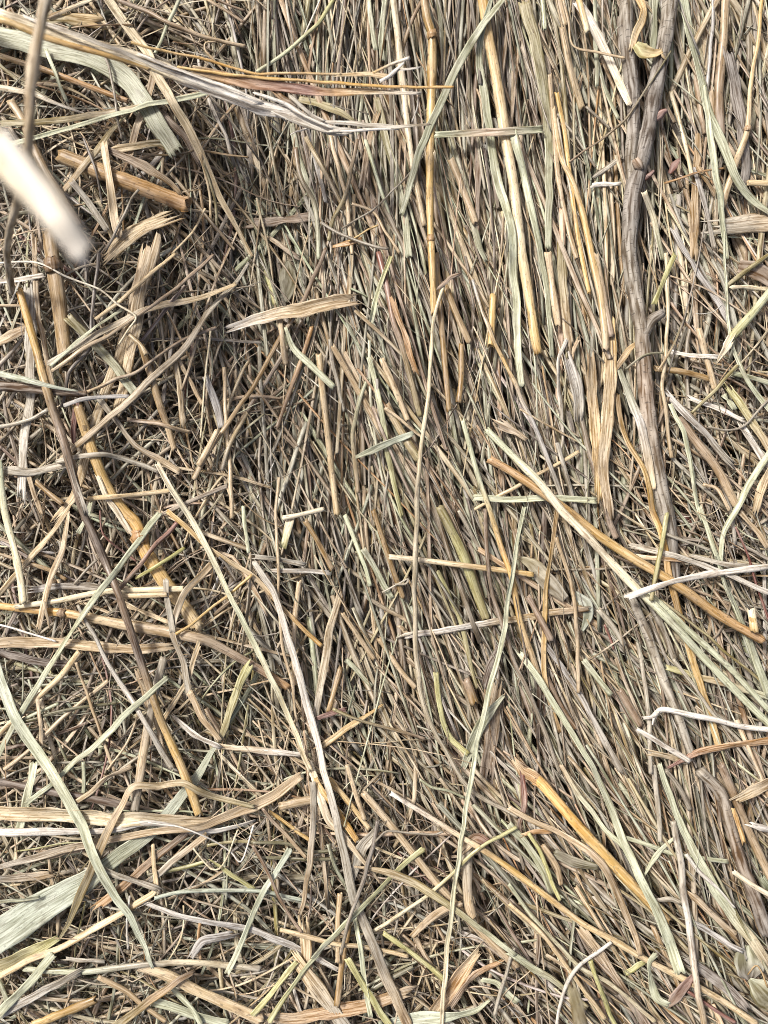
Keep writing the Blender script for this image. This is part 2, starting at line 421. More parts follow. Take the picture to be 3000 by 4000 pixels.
# ---------------------------------------------------------------- the strands one can pick out
# tile | shape | colours from start to end | widths | points | level | name | label | landmark name
# points are photo pixels: tile letter = column, digit = row of a 3 x 4 division, 1659 units to 1000 photo pixels; O = whole photo
# shapes: t hollow stalk, n thin stem, b flat blade, f folded blade, x torn strip, w woody twig, l leaf
# level: 0 embedded in the hay, 1.. stacked on what lies below, z... = heights in mm above the mean surface
# a line that starts with + is a part of the thing above it
DATA = r"""
A1|b|gg|150 150 140 130 110|-60,225 300,310 550,360 700,430 830,520 930,660 1050,850 1140,975|2||broad ribbed grey-green leaf blade curving beneath the torn straw bundle|ribbed grey-green blade
A1|x|straw>olive|55 45|770,965 1040,930 1110,990|1|husk|short pointed husk tucked under the cut end of the ribbed grey-green blade|
A1|t|dgold>orange|100 115 105|400,1010 650,1110 950,1225 1215,1330|1||thick split golden-brown stalk with an orange cut end|split golden-brown stalk
+A1|x|brown>dgold|40 70 30|700,975 900,1060 1100,1185 1165,1245||sheath|brown sheath peeled open along the stalk
A1|x|straw|95 120 110|715,1645 800,1560 920,1475 1040,1430|1|straw_husk|wide flat pale tan husk with two prongs below the split golden-brown stalk|two-pronged tan husk
A1|b|tan>olive|50|400,1240 560,1050 700,870 820,740|1||olive-tan flat strip crossing over the split golden-brown stalk|
A1|b|ltan|60|672,930 710,1150 740,1400 765,1530|1|||
A1|b|tan|55|840,1010 900,790 945,690 1000,480|0|||
A1|f|pg|28 22|295,325 360,480 428,655|2||small green grass sprig left of the ribbed blade's bend|
A1|n|dgrey|16|560,920 620,1100 660,1320|2|||
A1|n|mauve|22|690,1620 760,1480 860,1280 900,1230|2|||
A1|n|mauve|20|670,340 740,600 760,750 790,900|4|dry_straw|thin dark stem hanging down across the ribbed grey-green blade|
A1|x|pale>gwhite|42 35 10|-30,560 200,600 350,660 560,740|2||pale twisted strip running in from the left edge below the ribbed blade|
A1|x|olive>gold|80|345,110 480,115 600,132|1||short olive-yellow strip just above the torn straw bundle|
A1|x|tan>pale|30|340,100 450,60 610,-10|2|||
A1|n|gg|28|1010,350 1080,180 1165,-10|0|||
A1|t|tan>brown|60|70,660 150,790 220,960 300,1120 390,1270 520,1470|1||dark-edged tan stalk slanting down behind the blurred pale stalk|
A1|x|brown>rose|60 35|1060,750 1180,870 1290,1045|0|||
A1|b|grey|48|490,1200 600,1350 690,1490|1|||
A1|n|straw|18|1110,1650 1250,1500 1330,1350|1|||
A1|t|straw>orange>orange|45 42 40|-20,355 150,410 280,450 520,540 830,655|1||orange-brown stem sloping down under the ribbed grey-green blade|orange-brown stem
A1|b|olive>tan|42|10,800 300,787 550,755 750,725 1000,670 1290,605|3||olive-tan blade lying alongside the slender green blade at upper left|
A1|f|pg|35|50,945 300,880 600,790 900,700 1150,650 1395,592|4||slender pale green blade crossing the ribbed grey-green blade|slender green crossing blade
A1|n|brown>tan|32 28|770,0 950,70 1100,150 1300,230 1450,270 1590,305|2|seed_straw|rough brown seed stem reaching right above the torn straw bundle|rough seed stem
+A1|n|tan|14|1400,265 1330,275 1330,330 1450,460||side_shoot|
A1|n|tan>brown|22|1345,-5 1480,80 1580,150|1|seed_straw|short broken seed stem at the top edge right of the rough seed stem|
A1|n|brown|18|1400,-5 1500,40 1590,70|1|||
A1|b|pale>straw|75 70 66 60 40 24|690,-20 830,180 950,340 1000,460 1100,620 1230,850 1310,1020 1400,1220 1550,1500 1632,1665|4||long pale split grass blade passing beneath the torn straw bundle|long pale split blade
+A1|x|straw|22 18|1300,1010 1345,1200 1365,1400 1368,1680||split_strip|
+A1|x|olive|18 22|1320,1060 1390,1300 1405,1450 1432,1680||split_strip|
B1|n|yg>pg|28|515,-15 400,150 250,290 120,390 5,465|2||smooth green stem curving down to the torn straw bundle|curved green stem
B1|b|olive|45 80 20|280,640 480,700 640,778|0||short olive leaf tip poking out below the torn straw bundle|
B1|n|brown>dgold|32|1085,-10 1010,130 960,280 925,380|1|||
B1|x|dgold>brown|42|775,760 720,980 690,1200|0|||
B1|n|brown>olive|28|655,900 610,1150 560,1300 500,1420 470,1560|1|||
B1|n|brown>gg|36|255,960 290,1150 370,1300 400,1450 410,1680|0|||
B1|b|gg|40|230,800 270,1000 340,1200 390,1380|0|||
B1|b|violet|34|330,830 390,1050 455,1310|0|||
B1|b|olive>gg|50|780,640 830,850 900,1120 950,1350 990,1660|0|||
B1|b|gg|38|835,-10 812,200 820,390|0|||
B1|b|gg|34|728,-10 750,170 772,320|0|||
B1|n|pink|32|480,880 540,1100 590,1300 620,1650|0|||
B1|n|mauve|14|1075,1000 1010,1100 880,1240 780,1340 560,1480|2|||
B1|t|pale>cream>straw|48 44 36|888,-15 915,200 950,520 985,850 1030,1150 1092,1465|1||pale straw stalk left of the jointed golden stalk|
B1|t|dgold>gold>gold>gold|62 66 58 52 45|1088,-20 1110,120 1140,230 1140,500 1130,900 1125,1200 1130,1500 1140,1720 1150,2040|1||upright jointed golden stalk crossed by the torn bundle's yellow tip@0.12,0.77|jointed golden stalk
B1|t|gold>straw>pale>gold|76 76 70 64|1468,-20 1500,200 1560,520 1620,900 1670,1200 1705,1500 1740,1750 1785,2020 1810,2200 1828,2292|1||thick upright pale golden stalk ending in a blunt flared cut|blunt golden stalk
B1|b|gg|45 58 55 50 40|1610,-20 1460,180 1310,430 1180,700 1060,970 1010,1150 945,1380|3||long flat grey-green blade slanting across the jointed golden stalk|slanting grey-green blade
B1|b|gg>pg|30 62 60 55 45|1530,-10 1455,260 1480,550 1510,850 1550,1100 1625,1400 1670,1650 1690,2000 1700,2300 1720,2500|2||long grey-green blade running down along the blunt golden stalk|
B1|f|gg>rose>gg|58|1172,892 1400,870 1659,850 1850,845|3||short flat grey-green blade lying crosswise over the blunt golden stalk|crosswise grey-green blade
B1|x|pale|26 14|1180,1175 1170,1080 1160,985|4|straw_scrap|tiny pale straw scrap resting beside the jointed golden stalk|
B1|b|olive>gg|46|1200,720 1290,1000 1380,1300 1450,1600 1490,1690|0|||
B1|t|tan|48|1262,1030 1330,1200 1425,1450|0|||
B1|x|rose|58 30|1440,920 1440,1200 1430,1490|0|||
B1|x|brown|65 60|-20,1450 150,1425 320,1410|1||crumpled brown strip lying across the upright stems below the torn bundle|
B1|x|pink>brown|36|80,1540 180,1610 260,1660|1|||
B1|b|orange|20 42 30|500,1595 600,1575 690,1550|1|||
B1|n|gold|14|600,1565 790,1455|2|||
B1|n|mauve|24|420,1440 560,1520 770,1600 860,1610|2|||
B1|n|tan|22|620,1320 750,1370 850,1520 930,1640|1|||
B1|b|gg|40|0,1300 60,1450 50,1640|0|||
C1|b|olive>gg|85 80 60 45|85,20 150,280 210,600 240,900 240,1150 235,1600|0||wide olive-grey blade standing upright right of the blunt golden stalk|
C1|b|pg>gg|52 50 42|10,850 80,1150 150,1450 195,1680 235,1960 260,2310|1||upright pale green blade ending just right of the blunt golden stalk|
C1|t|straw>gold>pink|38 44 55 58|265,700 310,1000 400,1200 460,1400 515,1660 570,1910 600,2160 605,2270|0|||
C1|t|gold|32|290,600 340,850 380,1200 440,1600 500,1900|0|||
C1|t|tan|34|245,480 270,800 300,1150 370,1500 420,1680|0|||
C1|t|pg|34|195,-20 215,195|2||short pale green cut stalk at the top edge|
C1|t|tan>ltan|50|300,-20 320,80 342,172|2|||
C1|t|tan>straw|52 55|325,180 370,420 420,600 452,705|2||rough light tan stalk with a blunt end left of the twig|rough tan stalk
C1|t|gold>pale|46|430,-20 490,212|3||short golden stalk cut off near the top edge beside the pale split blade|
C1|b|gwhite>cream|66 60 50|430,10 560,240 660,460 762,680|2||broad whitish blade split at its tip left of the forked twig|split whitish blade
C1|b|gg|26|550,390 600,570 685,770|1|||
C1|b|gg|30|535,-20 545,300 552,555|1|||
C1|n|tan|18|335,-10 370,150 400,300 560,340 732,380|4|bent_straw|thin tan stem bent sharply across the split whitish blade|
C1|n|mauve|20|290,740 420,900 545,1085|0|||
C1|n|mauve|20|480,690 560,760 635,835|1|||
C1|x|grey|36|550,1135 620,1080 705,1015|1|||
C1|x|wht|34 28|525,1200 620,1175 715,1145|2|straw_scrap|short whitish straw scrap lying against the forked twig's joint|
C1|w|mauve>dgrey>dgrey>mauve>rose>mauve>dgrey|104 108 112 108 116 118 108 104 100 104 110 108 104 96 80|1032,-40 1000,200 960,420 920,600 880,850 830,1060 790,1230 770,1420 762,1659 800,1910 840,2160 862,2460 890,2760 940,3060 1000,3330 1030,3520 1060,3820|1|forked_twig|stout forked grey-brown woody twig running down the right side|forked twig
+C1|w|mauve>dgrey>mauve|92 92 96 90 84 70|738,-40 740,200 762,420 788,650 782,850 768,1050 785,1260|c|side_branch|darker grey fork of the twig
+C1|w|rose|60 70 40|800,1040 820,1070 840,1100||bud|
+C1|w|red|50 60 30|920,775 965,735 1000,715|c|bud|
+C1|w|red|40 36 20|855,1160 890,1137 915,1110|c|bud|
+C1|w|mauve>dgrey|90 84 60|845,2170 900,2080 975,2030|c|side_stub|broken grey side stub
C1|x|gold>straw|50 58 60 40|822,-20 850,80 805,200 782,310|5|papery_husk|crumpled yellow papery husk hanging over the forked twig|yellow papery husk
+C1|l|yg>gold|60 110 70 30|800,290 850,330 920,345 975,330||cup|cup-shaped flared end
+C1|x|straw|18|960,325 985,380||torn_tip|
C1|n|dolive>brown|16|1030,330 880,560 760,740 640,860 480,970 370,1050|3|bent_straw|thin dark stem slanting across the forked twig|
C1|b|pg>gg|75 78 70 56 40|1105,-20 1160,250 1230,520 1285,750 1380,970 1450,1150 1550,1290 1700,1400|3||long pale green grooved blade curving to the right edge beside the twig|grooved green blade
+C1|f|pg|30 46 50 30|1235,560 1270,800 1320,1150 1360,1450 1392,1670||split_strip|
C1|f|pg|14 18 22 34 36|1368,1500 1385,1850 1400,2090 1440,2280 1530,2470 1690,2700|4||threadlike pale green blade widening towards the right edge|threadlike green blade
C1|n|gold>straw>tan|26 28 34 50 52|1622,-20 1590,250 1550,550 1515,885 1440,1080 1365,1340|2|jointed_straw|thin golden jointed stem near the upper right corner@0.62|
C1|t|tan>brown|62|1385,-20 1370,250 1340,600 1355,880|1||tan-brown stalk standing beside the upper right jointed stem|
C1|x|dgrey|70 80 60|1405,330 1460,620 1500,850 1520,1100 1500,1210|1||dark grey weathered strip behind the upper right jointed stem|
C1|t|pale|34|1030,595 1090,800 1140,1000 1168,1145|2||slim pale stalk with a cut tip right of the twig's joint|
C1|b|pale>gg|42|855,1250 920,1430 975,1680|1|||
C1|x|dgold|58|1215,930 1190,1200 1180,1640|0|||
C1|b|violet>mauve|34|1180,1090 1240,1300 1315,1610|1|||
C1|x|grey>tan|130 120|1380,1460 1520,1450 1690,1440|0||wide weathered stalk stub against the right edge|
C1|t|straw|44|1700,1190 1525,1185|1|||
C1|x|violet|40 48 44|1060,1515 1150,1670 1260,1840 1390,2040|1|||
C1|n|orange|16|990,1190 1160,1130 1400,1060|2|||
C1|x|dgold|34|1220,1110 1320,1265|1|||
C1|l|red|20 56 20|1020,1125 1050,1075 1085,1030|1|leaf_scrap|small dark red leaf scrap between twig and grooved green blade|
C1|n|violet|28|1302,-20 1310,200 1290,600|1|||
C1|b|gg|48|930,-20 925,150 918,330|0|||
A2|x|gwhite>grey>gwhite|78 84 74|192,240 195,560 190,900 150,1200 138,1520|1||speckled greyish-white strip standing upright at the left|speckled white strip
A2|x|tan|38|220,-120 240,280 270,500 320,740 345,840|1|||
A2|t|dgold>dgold|105 112 108|322,-150 345,60 375,250 405,500 435,745|0||fat speckled golden-brown stalk rising behind the blurred pale stalk@0.25|fat golden-brown stalk
A2|t|yel>gold>brown>dbrown>brown>dbrown>gold>gold|56 62 66 60 56 58 60 64|125,225 200,480 270,740 330,950 400,1150 470,1400 545,1665 600,1785 680,1970 760,2160 830,2360 900,2580 970,2780 1060,3030 1170,3280 1300,3610|5||very long slanting stem, yellow at its upper cut end, dark brown midway|long yellow-and-brown stem
+A2|x|brown>grey|14 30 40|345,1010 400,1200 480,1440 550,1650||split_edge|
A2|n|dgrey|28|645,-20 620,200 600,420 590,600 480,780 400,980|2|dry_straw|||
A2|x|pink>straw|95 90 80|985,-60 900,300 850,600 800,850 768,965|1||broad pinkish tan strap slanting down the left side|pinkish tan strap
A2|x|ltan>straw|80 70 60|930,10 830,450 730,760 620,1060 540,1350 480,1550 380,1670|0||light tan strap behind the broad pinkish tan strap|
A2|b|olive>gg|60|470,420 640,590 780,760 872,885|2||grey-green leaf blade lying under the crossing red-tinged stems|
A2|b|grey>tan|20 48 50 48 40|1612,40 1530,170 1340,370 1200,590 1040,740 850,920 700,1050 480,1240 375,1335|4||long weathered blade slanting from upper right over the pinkish tan strap|long weathered slanting blade
A2|b|straw>grey|30 56 50 46|1525,180 1300,270 1050,320 960,345 700,470 480,600 315,690|4|||
A2|n|rose>pink|28|1385,-5 1100,240 900,380 700,520 590,580 335,745|5|dry_straw|straight red-tinged stem slanting down across the pinkish tan strap|red-tinged stem
A2|n|straw|28|1140,-10 930,160 790,290 635,425|3|||
A2|f|pg|25|785,335 620,460 450,600 328,712|5|||
A2|b|bg|44 38 10|-10,758 200,810 350,850 505,877|6||grey-green blade tip crossing the long yellow-and-brown stem at left|
A2|b|violet|28|415,962 600,920 835,903|3|||
A2|n|tan>rose|24|560,880 740,800 880,750 1020,650 1200,540 1400,460|3|||
O|x|wht>straw>tan|18 34 32|505,709 560,690 640,672 750,648|3||flat pale strip lying crosswise over the upright stems|flat pale crosswise strip
A2|t|dgold>tan|54 56 40|915,580 980,780 1040,980 1090,1120 1132,1260|1|||
A2|n|straw|34|820,500 900,560 950,640|2|||
A2|t|dgold>gold>gold>yel>gold>straw|70 75 85 100 108 105 100|505,975 560,1150 650,1400 720,1550 800,1660 880,1745 930,1890 1000,2010 1080,2130 1200,2280 1290,2420|1||thick jointed golden stalk running down beneath the long brown stem@0.58|thick jointed golden stalk
+A2|x|cream|30 44 40|640,1440 690,1560 760,1660 850,1800||pith_edge|white pith showing along the split
A2|x|red|45 36|490,960 482,1090 478,1210|0|||
A2|n|brown>dgold>tan|30 34 36|2110,-50 1960,300 1800,560 1659,830 1560,960 1440,1140 1320,1320 1255,1450|2||long straight brown stem slanting down left of the central stems|straight brown stem
A2|n|straw>mauve|32|1582,1000 1530,1120 1480,1250 1435,1390|4||short straw with a pale cut tip over the straight brown stem|
A2|n|pink|30|1450,725 1460,950 1470,1150 1490,1400 1505,1700|1|||
A2|f|cream>pg>pale|38 42 40 38 34|1018,1350 1100,1500 1210,1659 1320,1850 1450,2110 1600,2410 1680,2570 1760,2740 1860,2960 1940,3140 2010,3330|6||long pale green folded blade running from a cut tip down the middle|long folded green blade
A2|n|pale|14|1362,485 1330,780 1300,1180|4|thin_straw|hair-thin pale stem hanging right of the straight brown stem|
A2|n|wht>pale|14|-20,45 230,45 420,130 640,215 760,310 885,390 830,480 765,570|6|thin_straw|thin pale kinked stem crossing over the broad pinkish tan strap|
A2|b|grey|35|365,1335 500,1300 700,1290 900,1350 1025,1392|4|||
A2|x|grey|60|-20,1385 200,1400 400,1350|2|||
A2|n|grey|30|-20,1110 200,1060 315,990|3|||
A2|w|dbrown>brown|76 66 44|-30,842 150,855 300,870 560,900|2|stick|short dark brown stick lying behind the speckled white strip at the left|
A2|b|grey>tan|48|620,900 760,1080 880,1230 1050,1330 1160,1400|2|||
A2|b|rose>tan|30|830,1060 1000,1080 1130,1110 1235,1142|2|||
A2|t|pink|40|1410,1125 1340,1260 1285,1360|2|||
A2|t|straw|34|570,1572 850,1550 1105,1520|1|||
A2|b|tan|34|178,1380 220,1550 275,1670|1|||
A2|t|dgold|38|235,1465 320,1540 410,1610|1|||
A2|t|pg>pale|46 54 54|-8,1330 30,1650 90,1890 130,2080 150,2250|4||pale blunt-ended stalk hanging down along the left edge|pale blunt stalk
A2|b|violet|50|1330,780 1400,960 1435,1110|0|||
A2|n|tan|30|1150,660 1250,850 1312,965|1|||
A2|x|straw|46|1135,690 1170,900 1185,1065|1|||
A2|x|gwhite|36 40|-20,170 120,160 270,130|3|||
A2|x|tan|70|-20,560 60,520 140,480|1|||
B2|l|dolive|20 110 130 90 20|205,30 205,100 210,170 205,240 200,300|0|oval_leaf|dark olive oval leaf half hidden behind the flat pale crosswise strip|
B2|n|pale>mauve|26 30 36 40 38 34 32|1212,190 1150,420 1120,850 1090,1080 1050,1440 1045,1690 1030,2010 1030,2360 1050,2710 1110,2980 1230,3210 1340,3400 1480,3520 1700,3630|4||long thin wavy pale stem running down the middle of the hay|wavy pale stem
+B2|x|rose|34 26|1200,195 1250,150 1305,125||broken_shoot|
B2|t|orange>brown|34|362,460 300,660 210,900 135,1115|2||orange-brown stem with an orange cut end left of centre|
B2|b|pg|36 48 44|190,470 240,590 350,700 502,845|3||short pale green folded leaf crossing the orange-brown stem|
B2|t|pink|40|150,375 170,540 195,705|2|||
B2|b|gg>bg|22 56 50 40|650,1302 780,1240 900,1195 1012,1155|3||small grey-green leaf lying aslant across the central stems|slanting grey-green leaf
B2|x|orange|36 44 40|890,305 960,500 1035,745|1||bright orange-tan strip among the central upright stems|
B2|t|red>rose>olive|44|795,-20 850,200 890,420 940,560 1000,780 1065,1040|0||upright stem reddish above and olive below beside the orange-tan strip|
B2|t|dgold|42|1165,-20 1190,300 1220,650 1252,1005|0|||
B2|t|dgold>tan|44|1225,190 1300,380 1385,565|1|||
B2|t|dgold|38|1330,570 1330,800 1312,955|0|||
B2|n|violet>gold>violet>grey|22 28 30 34 34|1398,155 1450,310 1540,540 1659,790 1780,1050 1880,1290 2000,1620|3|thin_straw|slender violet-grey stem with a yellow stretch in the middle|violet-and-yellow stem
B2|t|gold|55|1535,260 1528,420 1520,585|0|||
B2|f|yg>pg|34|870,10 790,230 738,450|1|||
B2|n|grey|28|480,540 500,700 572,1005|1|||
B2|b|pg>yg|38|735,660 800,950 850,1250 900,1500 945,1690|2||narrow pale green blade passing over the small slanting grey-green leaf|
B2|n|gg>tan|30|725,790 650,1000 630,1200 662,1535|2|||
B2|t|ltan|44|815,670 900,860 985,1070|1|||
B2|t|straw|42|408,640 440,950 480,1300 525,1680|1|||
B2|t|tan|40|495,580 620,800 750,1030 812,1185|1|||
B2|t|tan>olive|58|845,970 960,1170 1055,1325|0|||
B2|b|yg|40|15,-20 90,200 122,305|1|||
B2|t|pg>pg>yel>gold>tan|34 36 40 40 40 44 46|1340,1065 1390,1250 1450,1460 1520,1659 1590,1890 1659,2090 1710,2360 1790,2590 1830,2720|4||slender bright yellow stem with a pale green cut tip|bright yellow stem
B2|t|orange>gold>orange|60 66 68 66|1515,1318 1659,1400 1810,1500 2030,1660 2220,1810 2460,1970 2710,2120 2990,2320 3285,2492|5||thick straight orange-tan stalk sloping down to the right edge|orange-tan stalk
B2|t|pg>cream>cream>pg>pg>pg|50 56 60 54 52|1495,1125 1659,1290 1840,1470 1990,1660 2140,1809 2250,1930 2460,2150 2600,2280 2840,2540 3080,2790 3340,3050|6||long whitish-green stalk crossing under the orange-tan stalk to the right edge|whitish-green stalk
C3|t|pg|44|860,500 1100,730 1400,1000 1690,1310|5||pale green stalk running parallel above the whitish-green stalk|
B2|f|pg|44|1415,1565 1659,1580 1960,1570 2200,1590|3||pale green flat piece lying crosswise behind the bright yellow stem|
B2|n|straw|28|1415,1645 1659,1510 1910,1370 2095,1268|2|||
B2|n|pink|22|148,1435 128,1659 140,1889 150,2259 170,2509 230,2759 262,3020|4||thin pinkish stem hanging down left of centre|thin pinkish stem
B2|n|pink|22|835,985 960,1080 1072,1172|2|||
C2|x|tan|70 50 30|-60,1105 20,1140 85,1185|2|straw_husk|small frayed tan husk near the violet-and-yellow stem|
C2|x|olive>tan|62|325,-20 340,300 372,570|1|||
C2|x|gwhite>grey|28 30 22|342,560 300,700 305,900 330,1150 318,1285|3||curled pale grey strip dangling beside the sheathed brown stem|
C2|n|mauve>rose|40 46 46|425,960 480,1180 540,1400 625,1690 680,1830|2|sheathed_stem|grey-brown stem wearing a rough grey papery sheath|sheathed brown stem
+C2|x|violet>grey|75 84 84 70|365,690 395,790 420,900 432,1010||sheath|rough grey papery sheath
+C2|x|tan>orange|30 40|430,540 395,620 380,720||torn_top|
C2|x|tan>gold|75 78 60|515,695 520,900 550,1300 562,1510|2|splintered_stalk|splintered tan stalk broken into slats left of the twig|splintered tan stalk
+C2|x|gold>straw>tan|80 88 84 70|640,510 640,750 620,1050 590,1350 620,1610||slat|
C2|b|gg>violet>straw|46 60 62 50|690,720 760,920 820,1180 875,1510|2||blue-grey blade with a bent-over tan top beside the forked twig|
+C2|x|gold>tan|20 46 40|830,548 750,620 680,715||folded_top|
C2|b|dgold>gold>yel>gold>gold|38 42 46 50 50 46|680,900 720,1130 820,1400 900,1680 980,1939 1050,2190 1120,2440 1200,2710 1280,2960 1340,3180|3||long flat golden stem passing beneath the orange-tan stalk|flat golden stem
C2|t|pink>ltan|54|235,-20 270,250 302,455|1|||
C2|t|pink>rose|46|540,-10 600,300 645,520|0|||
C2|t|pg>yg|60 62 56|1690,210 1560,370 1430,520 1385,600|4||stout pale green stalk with a hollow broken tip at right|hollow-tipped green stalk
+C2|x|cream|60 40 10|1400,570 1375,620 1325,695||splinter|cream splinter at the broken tip
C2|x|gwhite|34|1030,620 1150,645 1335,656|3|||
C2|n|dolive|16|740,740 850,650 1010,625|3|||
C2|t|dgold|44|925,730 1100,750 1285,797|2|||
C2|n|dolive>tan|18|1132,370 1050,570 945,745|4|||
C2|t|ltan|44|1208,465 1260,660 1315,865|2|||
C2|x|violet>grey|46 56 76|1015,915 1150,1060 1280,1180 1385,1315|2||blue-grey weathered strip right of the forked twig's lower stem|
C2|t|brown>tan|60|1080,1050 1200,1210 1330,1380 1455,1620|1|||
C2|f|pg|28 34 34 32|1015,965 1100,1130 1150,1330 1210,1660 1225,1720|3||slim pale green blade curving down right of the forked twig|
C2|x|gwhite|36|1175,930 1330,990 1500,1065|4|||
C2|x|gwhite|48|1490,1095 1570,1220 1645,1340|3|||
C2|x|yg>tan|54|1415,870 1530,1040 1680,1260|1|||
C2|n|mauve|18|1690,900 1580,1020 1490,1110 1380,1130 1270,1110|5|||
C2|n|pale>tan|28|1000,-20 1010,300 1000,600 970,850 1010,1150 1032,1310|3|||
C2|b|yg|38|1055,-10 990,150 925,310|3|||
C2|n|olive|26|1460,705 1330,850 1165,1015|4|||
C2|b|pg|44 46 40 30|1690,1240 1540,1470 1450,1650 1370,1809 1352,1975|3||pale green blade rising to the right edge above the crossing pale straws|
C2|n|tan|28|1238,1480 1330,1510 1395,1650|3|||
C2|x|straw|58|1655,1400 1590,1610|2|||
C2|l|brown|90 130 110|1470,70 1590,100 1700,170|0|dead_leaf|dull brown dead leaf at the right edge behind olive stems|
C2|t|olive|36|1690,-25 1500,110 1395,195|2|||
C2|x|pale|32|1435,200 1655,216|2|||
C2|t|gg|38|1430,760 1560,790 1690,830|1|||
C2|b|pg|40 36|1370,900 1420,960 1440,990|2|||
A3|t|yel>yel>straw>tan>tan>rose>orange|50 52 66 74 76 72 60 54|-30,605 250,640 420,655 600,690 850,740 1100,780 1350,840 1560,950 1659,1005 1780,1080 1870,1140|2||long stalk lying crosswise, bright yellow at its left end@0.23|long crosswise yellow stalk
A3|x|tan>straw>tan|78 76 60|-30,850 200,840 450,850 700,880 900,890 1085,878|2||broad tan strap lying just below the long crosswise yellow stalk|broad crosswise tan strap
A3|t|pale|44|100,612 350,580 650,520 900,505 1195,498|2||pale straw lying just above the long crosswise yellow stalk|
A3|t|straw|38|790,545 950,538 1085,535|2|||
A3|x|violet>mauve|55|220,495 450,480 655,495|1||dull violet-grey strip above the long crosswise yellow stalk|
A3|n|red>rose|32|1155,65 1000,230 880,370 775,495|3||reddish-brown stem crossing the thick jointed golden stalk|
A3|x|straw|42|430,-10 330,140 180,310 -10,540|3||pale flat straw slanting down to the left edge|
A3|x|pink>ltan|44 42 46|440,20 400,250 330,430 280,620 250,735|4||pinkish straw strip split into a forked lower end|forked pinkish strip
+A3|x|pink|24 16|285,600 300,660 320,738||prong|
A3|b|tan>grey|52 48 44 50|1365,345 1190,530 1130,700 1120,790 1180,960 1232,1190|4|knotted_blade|grey-tan blade knotted over the right half of the crosswise yellow stalk|knotted grey-tan blade
+A3|b|grey|40 46|1080,440 1085,560 1120,775||loop|
+A3|b|tan|46 40 34|1225,1170 1320,1350 1425,1480||tail|
A3|n|gold|22|1635,410 1450,560 1250,720 1140,792|4|||
A3|b|gold>straw>yel|34 36 34 28|1085,-5 1220,110 1350,230 1500,330 1659,430 1810,600 1930,720 2085,865|3||yellowish blade sloping down beside the long folded green blade|
A3|n|black>mauve|18|1420,290 1480,360 1532,445|4|||
A3|n|pg|28|1575,-40 1590,100 1612,265|2|||
A3|n|straw|44|520,905 380,1080 220,1220 -15,1450|2|||
A3|n|tan|25|490,975 550,1130 620,1330 700,1550 745,1680|2|||
A3|n|pink|32|705,1095 560,1200 400,1340 200,1530 30,1670|1|||
A3|x|dbrown|56|-20,895 200,960 410,982|0|||
A3|n|wht|16|-20,725 180,780 362,838|4|||
A3|n|grey>gwhite>grey|22 34 40 46|505,605 600,780 700,980 830,1180 980,1430 1115,1665|6||speckled pale grey stem slanting down left of the long brown stem|speckled grey stem
A3|b|pg>gg|42 44 42 40|1035,5 900,190 700,450 500,720 300,1040 100,1360 -20,1590|7||long pale green blade slanting down from upper right to the left edge|slanting green blade
A3|b|bg>pg>pg>bg|74 78 78 74 74 70 66 60 50 30|-30,985 100,1330 220,1520 320,1660 440,1860 530,2030 620,2260 750,2490 850,2620 970,2840 1010,2910|7||very long pale green blade running from the left edge to the bottom|long left pale green blade
A3|b|pg|34 46 44 40|1095,1068 950,1190 800,1330 650,1480 430,1665|6||pale green blade crossing over the long brown stem and speckled grey stem|
A3|x|gwhite|24 52 46|1125,1335 1260,1440 1405,1515|4||papery greyish-white blade pointing to the knotted blade's tail|
A3|x|straw>wht|46 48 40|1420,1525 1659,1545 1940,1572|3||papery pale strip lying crosswise under the long folded green blade|
A3|t|grey>mauve>pink>mauve|58 62 64 60|1062,945 1010,1150 960,1400 920,1670 890,1920|2||pinkish-grey stalk standing just left of the lower long brown stem|
A3|x|pink|44|900,1060 1000,1350 1085,1610|1|||
A3|n|yg|28|1195,230 1050,330 875,425|2|||
A3|x|straw|34|1290,860 1210,1100 1060,1335|3|||
A3|x|yg>olive|58 62 44|1605,1005 1520,1200 1435,1460|2||split yellow-green blade right of the knotted blade's tail|
A3|b|pink|28|240,1215 262,1350 272,1515|2|||
A3|n|dolive|24|755,1240 500,1270 280,1320 140,1362|1|||
A3|n|pink|16|890,1320 820,1500 695,1670|3|||
A3|n|red|15|650,-10 660,130 760,230 885,315|2|||
A3|n|gg|24|120,1360 240,1300 380,1240|0|||
A3|x|straw|36|800,590 940,650 1090,710|1|||
A3|n|mauve|20|630,310 540,400 480,470|2|||
A3|t|dgold|26|-10,270 150,320 330,380 430,440|1|||
A3|b|gg|34|510,130 560,40 590,-60|0|||
B3|t|cream>straw>gold|42 44 42|862,292 1050,310 1400,355 1659,388 1795,408|3||short pale golden stalk with a cut left end lying crosswise near centre|crosswise golden straw
B3|x|wht>gwhite>straw>tan|40 54 54 52|975,802 1200,770 1400,735 1560,710 1750,680 2110,628|3||frayed whitish straw lying crosswise below the crosswise golden straw|frayed whitish straw
+B3|n|grey|14|1020,790 960,800 908,815||torn_fibre|
B3|t|olive>yg>olive|60 68 62|1190,-30 1330,250 1420,500 1492,695|1||stout olive-yellow stalk passing beneath the crosswise golden straw|olive-yellow stalk
B3|f|pg>pg>pale|30 34 36 34 32|1735,-30 1690,200 1640,500 1590,850 1500,1200 1400,1670 1340,2060 1270,2560 1230,2960 1195,3340|7||very long straight pale green stem running down to the bottom edge|long straight green stem
B3|b|grey>gwhite>gwhite>grey>grey>tan|40 48 52 52 54 58 64 74 70|-10,325 60,430 110,510 180,730 250,960 330,1250 400,1500 440,1680 500,1909 560,2160 630,2490 720,2710 830,2980 900,3140 990,3330|5||long weathered grey-white striped blade running down to the bottom edge|striped grey-white blade
B3|x|straw>grey|50|535,560 480,760 450,980 410,1180 380,1410|2|||
B3|t|pink|38|282,445 250,700 240,1000 250,1140|2|||
